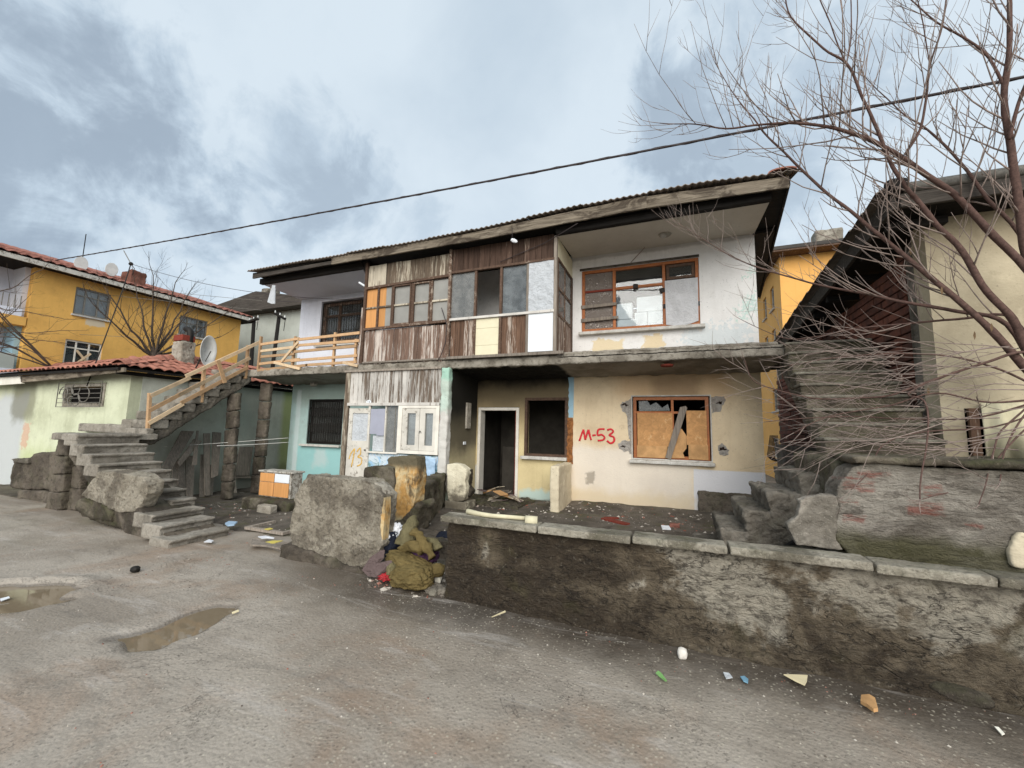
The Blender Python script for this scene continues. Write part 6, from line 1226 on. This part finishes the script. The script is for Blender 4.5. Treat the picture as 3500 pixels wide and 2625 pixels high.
# ---------------------------------------------------------------- rubbish in the gate gap
def drape(name, P, r, mat, label, cat, seed, parent=None, flat=.6):
    Q = spline([Vector(p) for p in P], 6); R = [r[min(len(r) - 1, int(i / 6))] + (r[min(len(r) - 1, int(i / 6) + 1)] - r[min(len(r) - 1, int(i / 6))]) * ((i % 6) / 6) for i in range(len(Q))]
    mb = MB().tube(Q, R, 20, (1, 1, 1)); v2 = []
    for v in mb.v:
        w = .03 * mnoise.fractal(v * 6 + Vector((seed, 0, 0)), .8, 2, 3) + .015 * mnoise.noise(v * 22); v2.append(v + Vector((w, w * .7, w * .6)))
    o = link_mesh(name, v2, mb.f, mat, parent, True)
    return tag(o, label, cat) if label else o
def jz(x, y, z): return PZ('j', x, y, z)
CU = thing('upholstery', 'torn olive padded seat cover heaped at the front of the rubbish', 'cushion', tuple(jz(1400, 1390, 0)))
lump('padding', PY('j', 1410, 1300, 3.62), (.25, .15, .115), A['olive'], CU, -.1, .12, 1.5, 3, 6, fold=.20, boxy=.35, floor=.0, tilt=-.10)
lump('padding', PY('j', 1370, 1170, 3.78), (.29, .14, .085), A['olive'], CU, -.12, .12, 1.4, 5, 6, fold=.20, boxy=.3, tilt=.16)
lump('padding', PY('j', 1640, 1240, 3.75), (.085, .08, .06), A['olive'], CU, .3, .15, 1.6, 6, 4, fold=.15)
lump('padding', PY('j', 1215, 1240, 3.66), (.05, .08, .085), A['olivegrey'], CU, .3, .15, 1.6, 7, 4, fold=.15)
CO = thing('coat', 'crumpled grey olive coat slumped over the rubbish heap', 'coat', tuple(jz(1450, 1050, .1)))
drape('body', [PY('j', 1390, 745, 3.98), PY('j', 1405, 800, 3.96), PY('j', 1370, 900, 3.93), PY('j', 1330, 1010, 3.90)], [.03, .07, .10, .10, .06], A['olivegrey'], None, None, 1, CO)
drape('sleeve', [PY('j', 1420, 880, 3.86), PY('j', 1470, 910, 3.84), PY('j', 1530, 1000, 3.82), PY('j', 1590, 1130, 3.78)], [.04, .042, .04, .04, .03], A['olive'], None, None, 2, CO)
drape('sleeve', [PY('j', 1500, 950, 3.98), PY('j', 1570, 965, 3.95), PY('j', 1620, 980, 3.92), PY('j', 1650, 1050, 3.9)], [.03, .04, .055, .045, .02], A['olivegrey'], None, None, 3, CO)
drape('hem', [PY('j', 1280, 1060, 3.84), PY('j', 1400, 1010, 3.82), PY('j', 1500, 1050, 3.80)], [.04, .055, .06, .03], A['olive'], None, None, 4, CO)
tag(lump('rag', PY('j', 1520, 1090, 3.95), (.16, .1, .09), A['purple'], None, .2, .3, 2, 9, 4, fold=.3), 'dark purple rag showing between coat and seat cover', 'rag')
tag(lump('bin_bag', PY('j', 1215, 1000, 3.98), (.11, .12, .13), A['navy'], None, .2, .3, 2, 10, 4, fold=.3), 'dark navy rubbish bag wedged against the wall stump', 'bag')
tag(lump('plastic_bag', PY('j', 1265, 860, 4.05), (.055, .05, .07), A['bagwhite'], None, .2, .4, 2.4, 11, 4, fold=.4), 'small white plastic bag on top of the navy bag', 'bag'); tag(lump('plastic_bag', PY('j', 1165, 965, 3.9), (.04, .04, .07), A['bagwhite'], None, .2, .4, 2.4, 12, 4, fold=.4), 'white plastic bag pressed against the stump edge', 'bag'); tag(lump('plastic_bag', PY('j', 1230, 915, 3.98), (.05, .05, .04), A['film'], None, .7, .4, 2.4, 14, 4, fold=.4), 'grey plastic scrap between the white bags', 'bag')
tag(lump('plastic_bag', jz(1155, 1330, .05) + Vector((0, .03, .02)), (.065, .05, .028), A['bagred'], None, .5, .6, 3.2, 13, 5, fold=.9, floor=.0), 'bright red plastic bag on the ground by the seat cover', 'bag')
tag(MB().prism([PY('j', x, y, 3.62) for x, y in ((930, 1240), (1010, 1120), (1115, 1050), (1105, 1130), (1060, 1180), (1180, 1150), (1185, 1190), (1060, 1310), (990, 1300))], (.03, .02, 0)).build('torn_board', A['mauve'], None), 'torn mauve fibre board leaning at the foot of the stump', 'board')
tag(lump('bundle', jz(1680, 1010, .2) + Vector((0, .2, 0)), (.2, .16, .12), A['navy'], None, .2, .2, 2, 15, 4, boxy=.5), 'dark slumped bundle behind the coat by the street wall end', 'bundle')
tag(MB().prism([jz(1620, 1370, .02), jz(1660, 1300, .05), jz(1690, 1310, .08), jz(1670, 1370, .03)], (0, 0, .06)).build('carton', A['paper'], None), 'small white carton on the rubble by the street wall end', 'carton')
tag(MB().tube([jz(1200, 1350, .03), jz(1220, 1310, .06), jz(1240, 1300, .05)], .008, 6).build('strap', A['yellow_plastic'], None), 'short yellow strap lying on the seat cover corner', 'strap')
for k in range(6): 
    p = jz(1560 + 26 * k, 1420 + 20 * (k % 3), .0); tag(lump('rubble_stone', p + Vector((0, 0, .02)), (.06 + .03 * rnd.random(), .05, .04), A['conc'], None, k, .3, 1.6, 30 + k, 3, boxy=.4, floor=-.02), 'rough concrete lump in the rubble before the gate gap', 'rubble', 'rubble before the gate gap')
# cardboard and boards heap at the doorway
hp = PZ('g', 900, 1600, .2)
for k in range(16):
    x = -3.75 + 1.05 * rnd.random(); y = 7.0 + .6 * rnd.random(); z = .2 + .05 * (k % 5) + .03; a = rnd.uniform(-.8, .8); l = rnd.uniform(.18, .42); w = rnd.uniform(.08, .2); ca, sa = math.cos(a), math.sin(a); t = rnd.uniform(-.08, .12)
    P = [Vector((x + ca * l * u - sa * w * v, y + sa * l * u + ca * w * v, z + t * u)) for u, v in ((-.5, -.5), (.5, -.5 + .2 * rnd.random()), (.45, .5), (-.5, .4))]
    tag(MB().prism(P, (0, 0, .012)).build('scrap_board', A[('cardboard', 'w_old', 'w_grey', 'mauve')[k % 4]], None), 'scrap of %s in the heap before the open doorway' % ('tan cardboard', 'grey board', 'peeling board', 'mauve fibre board')[k % 4], 'scrap', 'scraps before the doorway')
tag(rough('rubble_heap', MB().prism([(-3.8, 6.75, .15), (-2.55, 6.75, .15), (-2.5, 7.7, .15), (-3.8, 7.7, .15)], (0, 0, .12)), A['concmoss'], None, .03, .05, 5, 91, .02), 'heap of plaster rubble before the open doorway', 'rubble')
bs = []; n_ = 18
for jj in range(n_ + 1):
    for ii in range(n_ + 1):
        u = ii / n_; t = jj / n_; q = PY('d', 1662 + 195 * u - 12 * t * (1 - u), 972 + 30 * u * u + (215 - 25 * u) * t, 6.55); q.y -= .05 * math.sin(math.pi * u) * t + .03 * mnoise.noise(q * 7) + .012 * mnoise.noise(q * 23); bs.append(q)
bf = [(jj * (n_ + 1) + ii, jj * (n_ + 1) + ii + 1, (jj + 1) * (n_ + 1) + ii + 1, (jj + 1) * (n_ + 1) + ii) for jj in range(n_) for ii in range(n_)]
tag(link_mesh('blue_sheet', bs, bf, A['bagblue'], None, True), 'pale blue plastic sheet hanging below the casement behind the gate pillar', 'plastic sheet')
tag(MB().beam(PZ('o', 1240, 270, .24), PZ('o', 1430, 315, .24), .10, .03).build('red_timber', A['redwood'], None, bevel=.003), 'red painted timber lying in the yard before the marked wall', 'timber'); tag(MB().beam(PZ('o', 1250, 265, .24), PZ('o', 1360, 268, .24), .05, .03).build('red_batten', A['redwood'], None, bevel=.003), 'red batten joined behind the red painted timber', 'timber')
tag(MB().prism([PZ('o', 1680, 330, .25), PZ('o', 1740, 335, .25), PZ('o', 1755, 360, .23), PZ('o', 1690, 355, .24)], (0, 0, .02)).build('paper', A['panelwhite'], None), 'white printed paper lying in the yard by a red brick piece', 'paper'); tag(rough('brick_piece', MB().box(-.10, .04, 6.62, 6.72, .18, .27), A['redbrick'], None, .015, .008, 9, 92), 'broken red brick lying in the yard beside the white paper', 'brick piece')
# foam tubes on the coping
tag(MB().tube([PZ('o', 215, 215, .80), PZ('o', 300, 235, .79), PZ('o', 400, 250, .795), PZ('o', 650, 268, .795)], [.026, .022, .02, .018], 10).build('foam_tube', A['foam'], None, True), 'long beige foam tube lying on the coping stones', 'foam tube'); tag(MB().tube([PZ('o', 655, 285, .785), PZ('o', 745, 290, .785)], [.045, .042], 10).build('foam_tube', A['foam'], None, True), 'short beige foam stub lying across the coping', 'foam tube')
# litter on the street
def flat(name, k, pts, mat, label, cat, z=.012, th=.006):
    P = []
    for x, y in pts: q = PZ(k, x, y, z); q.z = max(z, gz(q.x, q.y) + .006) + .01 * rnd.random(); P.append(q)
    return tag(MB().prism(P, (0, 0, th)).build(name, mat, None), label, cat)
flat('cardboard_scrap', 'r', [(560, 822), (600, 820), (725, 826), (720, 870), (705, 898), (640, 865)], A['papercream'], 'cream wedge of cardboard beside the street wall foot', 'cardboard', .03); flat('wood_chip', 'r', [(1095, 985), (1150, 985), (1190, 1005), (1210, 1075), (1180, 1085), (1130, 1045), (1090, 1020)], A['cardboard'], 'tan splinter of board on the street below the retaining wall', 'wood scrap', .025, .02)
flat('wrapper', 'r', [(262, 840), (290, 830), (318, 860), (315, 880), (285, 870)], A['blue_plastic'], 'bright blue wrapper on the street near the wall foot', 'wrapper'); flat('wrapper', 'r', [(145, 815), (185, 818), (210, 850), (165, 855)], A['film'], 'pale clear wrapper next to the blue one', 'wrapper')
flat('wrapper', 'o', [(1640, 1450), (1660, 1435), (1690, 1465), (1725, 1505), (1710, 1512), (1670, 1475)], A['green_plastic'], 'bright green wrapper on the asphalt', 'wrapper'); flat('stick', 'o', [(398, 1020), (500, 978), (505, 985), (405, 1025)], A['papercream'], 'pale stick lying by the street wall corner', 'stick', .03)
tag(lump('pebble', PZ('o', 1842, 1290, .03), (.035, .035, .04), A['stonewhite'], None, 0, .15, 1.5, 61, 3, boxy=.3, floor=.0), 'large white pebble lying below the street wall', 'pebble'); tag(lump('pebble', PZ('p', 852, 183, .02) + Vector((0, 0, .01)), (.05, .04, .035), A['iron'], None, 0, .2, 1.5, 62, 3, floor=.0), 'black stone alone on the asphalt by the pothole', 'stone')
tag(lump('stone', PZ('r', 1750, 940, .04), (.15, .08, .06), A['concdark'], None, -.3, .2, 1.5, 63, 4, boxy=.3, floor=.0), 'dark flat stone at the foot of the street wall', 'stone')
flat('paper_scrap', 'r', [(2010, 1190), (2040, 1192), (2080, 1230), (2060, 1235)], A['paper'], 'white paper scrap on the muddy street edge', 'paper'); flat('paper_scrap', 'p', [(1460, 455), (1500, 440), (1505, 446), (1465, 460)], A['papercream'], 'cream paper strip at the end of the shallow puddle', 'paper')
flat('paper_scrap', 'p', [(0, 365), (55, 352), (60, 365), (5, 380)], A['panelwhite'], 'white plastic strip floating in the pothole puddle', 'plastic strip', -.018)
flat('plastic_scrap', 'b', [(1950, 1185), (2010, 1178), (2075, 1195), (2070, 1205), (2020, 1195), (1980, 1200)], A['bagwhite'], 'white plastic scrap in the left yard', 'plastic', .06); flat('plastic_scrap', 'b', [(2005, 1230), (2060, 1220), (2140, 1215), (2080, 1235), (2020, 1240)], A['yellow_plastic'], 'yellow plastic scrap in the left yard', 'plastic', .06)
flat('plastic_scrap', 'b', [(1700, 1090), (1730, 1075), (1795, 1080), (1770, 1100), (1720, 1105)], A['bagblue'], 'pale blue bag flattened on the timber frame', 'plastic', .09, .02); flat('plastic_scrap', 'b', [(1540, 1225), (1580, 1205), (1615, 1215), (1600, 1230)], A['bagwhite'], 'white scrap at the end of the bottom stair step', 'plastic', .03); flat('plastic_scrap', 'b', [(1995, 1130), (2040, 1118), (2065, 1128), (2030, 1138)], A['yellow_plastic'], 'small yellow scrap beyond the white plastic scrap', 'plastic', .06)
tag(box('broken_block', A['concpale'], None, *(lambda q: (q.x - .17, q.x + .17, q.y - .08, q.y + .08, .0, .16))(PZ('b', 2015, 1010, .0)), .02), 'pale concrete block lying before the ledge', 'block'); flat('board_scrap', 'b', [(1890, 1255), (1905, 1210), (2190, 1285), (2185, 1300), (2010, 1262)], A['w_old'], 'dark board scrap lying beside the wall stump', 'board', .05, .02)
# small chips and pebbles too many to count
def chips(name, n, fn, smin, smax, label, mat=A['chips'], seed=5):
    R = random.Random(seed); mb = MB()
    for _ in range(n):
        c = fn(R)
        if c is None: continue
        s = smin + (smax - smin) * R.random() ** 3; a = R.random() * 6.3; h = s * R.uniform(.15, .6); k = R.choice((3, 4, 5)); P = [c + Vector((s * R.uniform(.6, 1.1) * math.cos(a + 6.283 * q / k), s * R.uniform(.5, 1) * math.sin(a + 6.283 * q / k), -.003)) for q in range(k)]
        top = c + Vector((R.gauss(0, s * .2), R.gauss(0, s * .2), h)); b_ = len(mb.v); mb.v += P + [top]; mb.f += [(b_ + q, b_ + (q + 1) % k, b_ + k) for q in range(k)]
    o = kind(mb.build(name, mat, None), 'stuff'); o['label'] = label; return o
def on_road(R):
    x = R.uniform(-9, 3.2); y = R.uniform(1.0, 3.5) if R.random() < .6 else 3.45 - abs(R.gauss(0, .28))
    return Vector((x, y, gz(x, y) + .002)) if sd_poly(P1, x, y) > .05 and sd_poly(P2, x, y) > .05 else None
chips('road_grit', 1500, on_road, .003, .013, 'grit and tiny pale chips scattered over the asphalt')
def in_yard(R):
    x = R.uniform(-4.0, 1.2); y = R.uniform(3.9, 7.7) if R.random() < .5 else R.uniform(6.4, 7.7); return Vector((x, y, max(yz(x, y), gz(x, y)) + .002))
chips('yard_rubble', 1300, in_yard, .006, .04, 'plaster chips and rubble scattered over the yard', seed=6)
def at_gap(R):
    x = R.uniform(-3.1, -2.1); y = R.uniform(3.4, 4.6); return Vector((x, y, max(yz(x, y), gz(x, y)) + .002))
chips('gap_rubble', 420, at_gap, .008, .05, 'loose rubble in the gate gap', seed=8)
def left_yard(R):
    x = R.uniform(-9, -4.6); y = R.uniform(3.9, 6.2); return Vector((x, y, max(yz(x, y), gz(x, y)) + .002)) if x > -6.2 or y > 4.7 else None
chips('left_yard_rubble', 500, left_yard, .006, .04, 'chips and gravel in the left yard', seed=9)
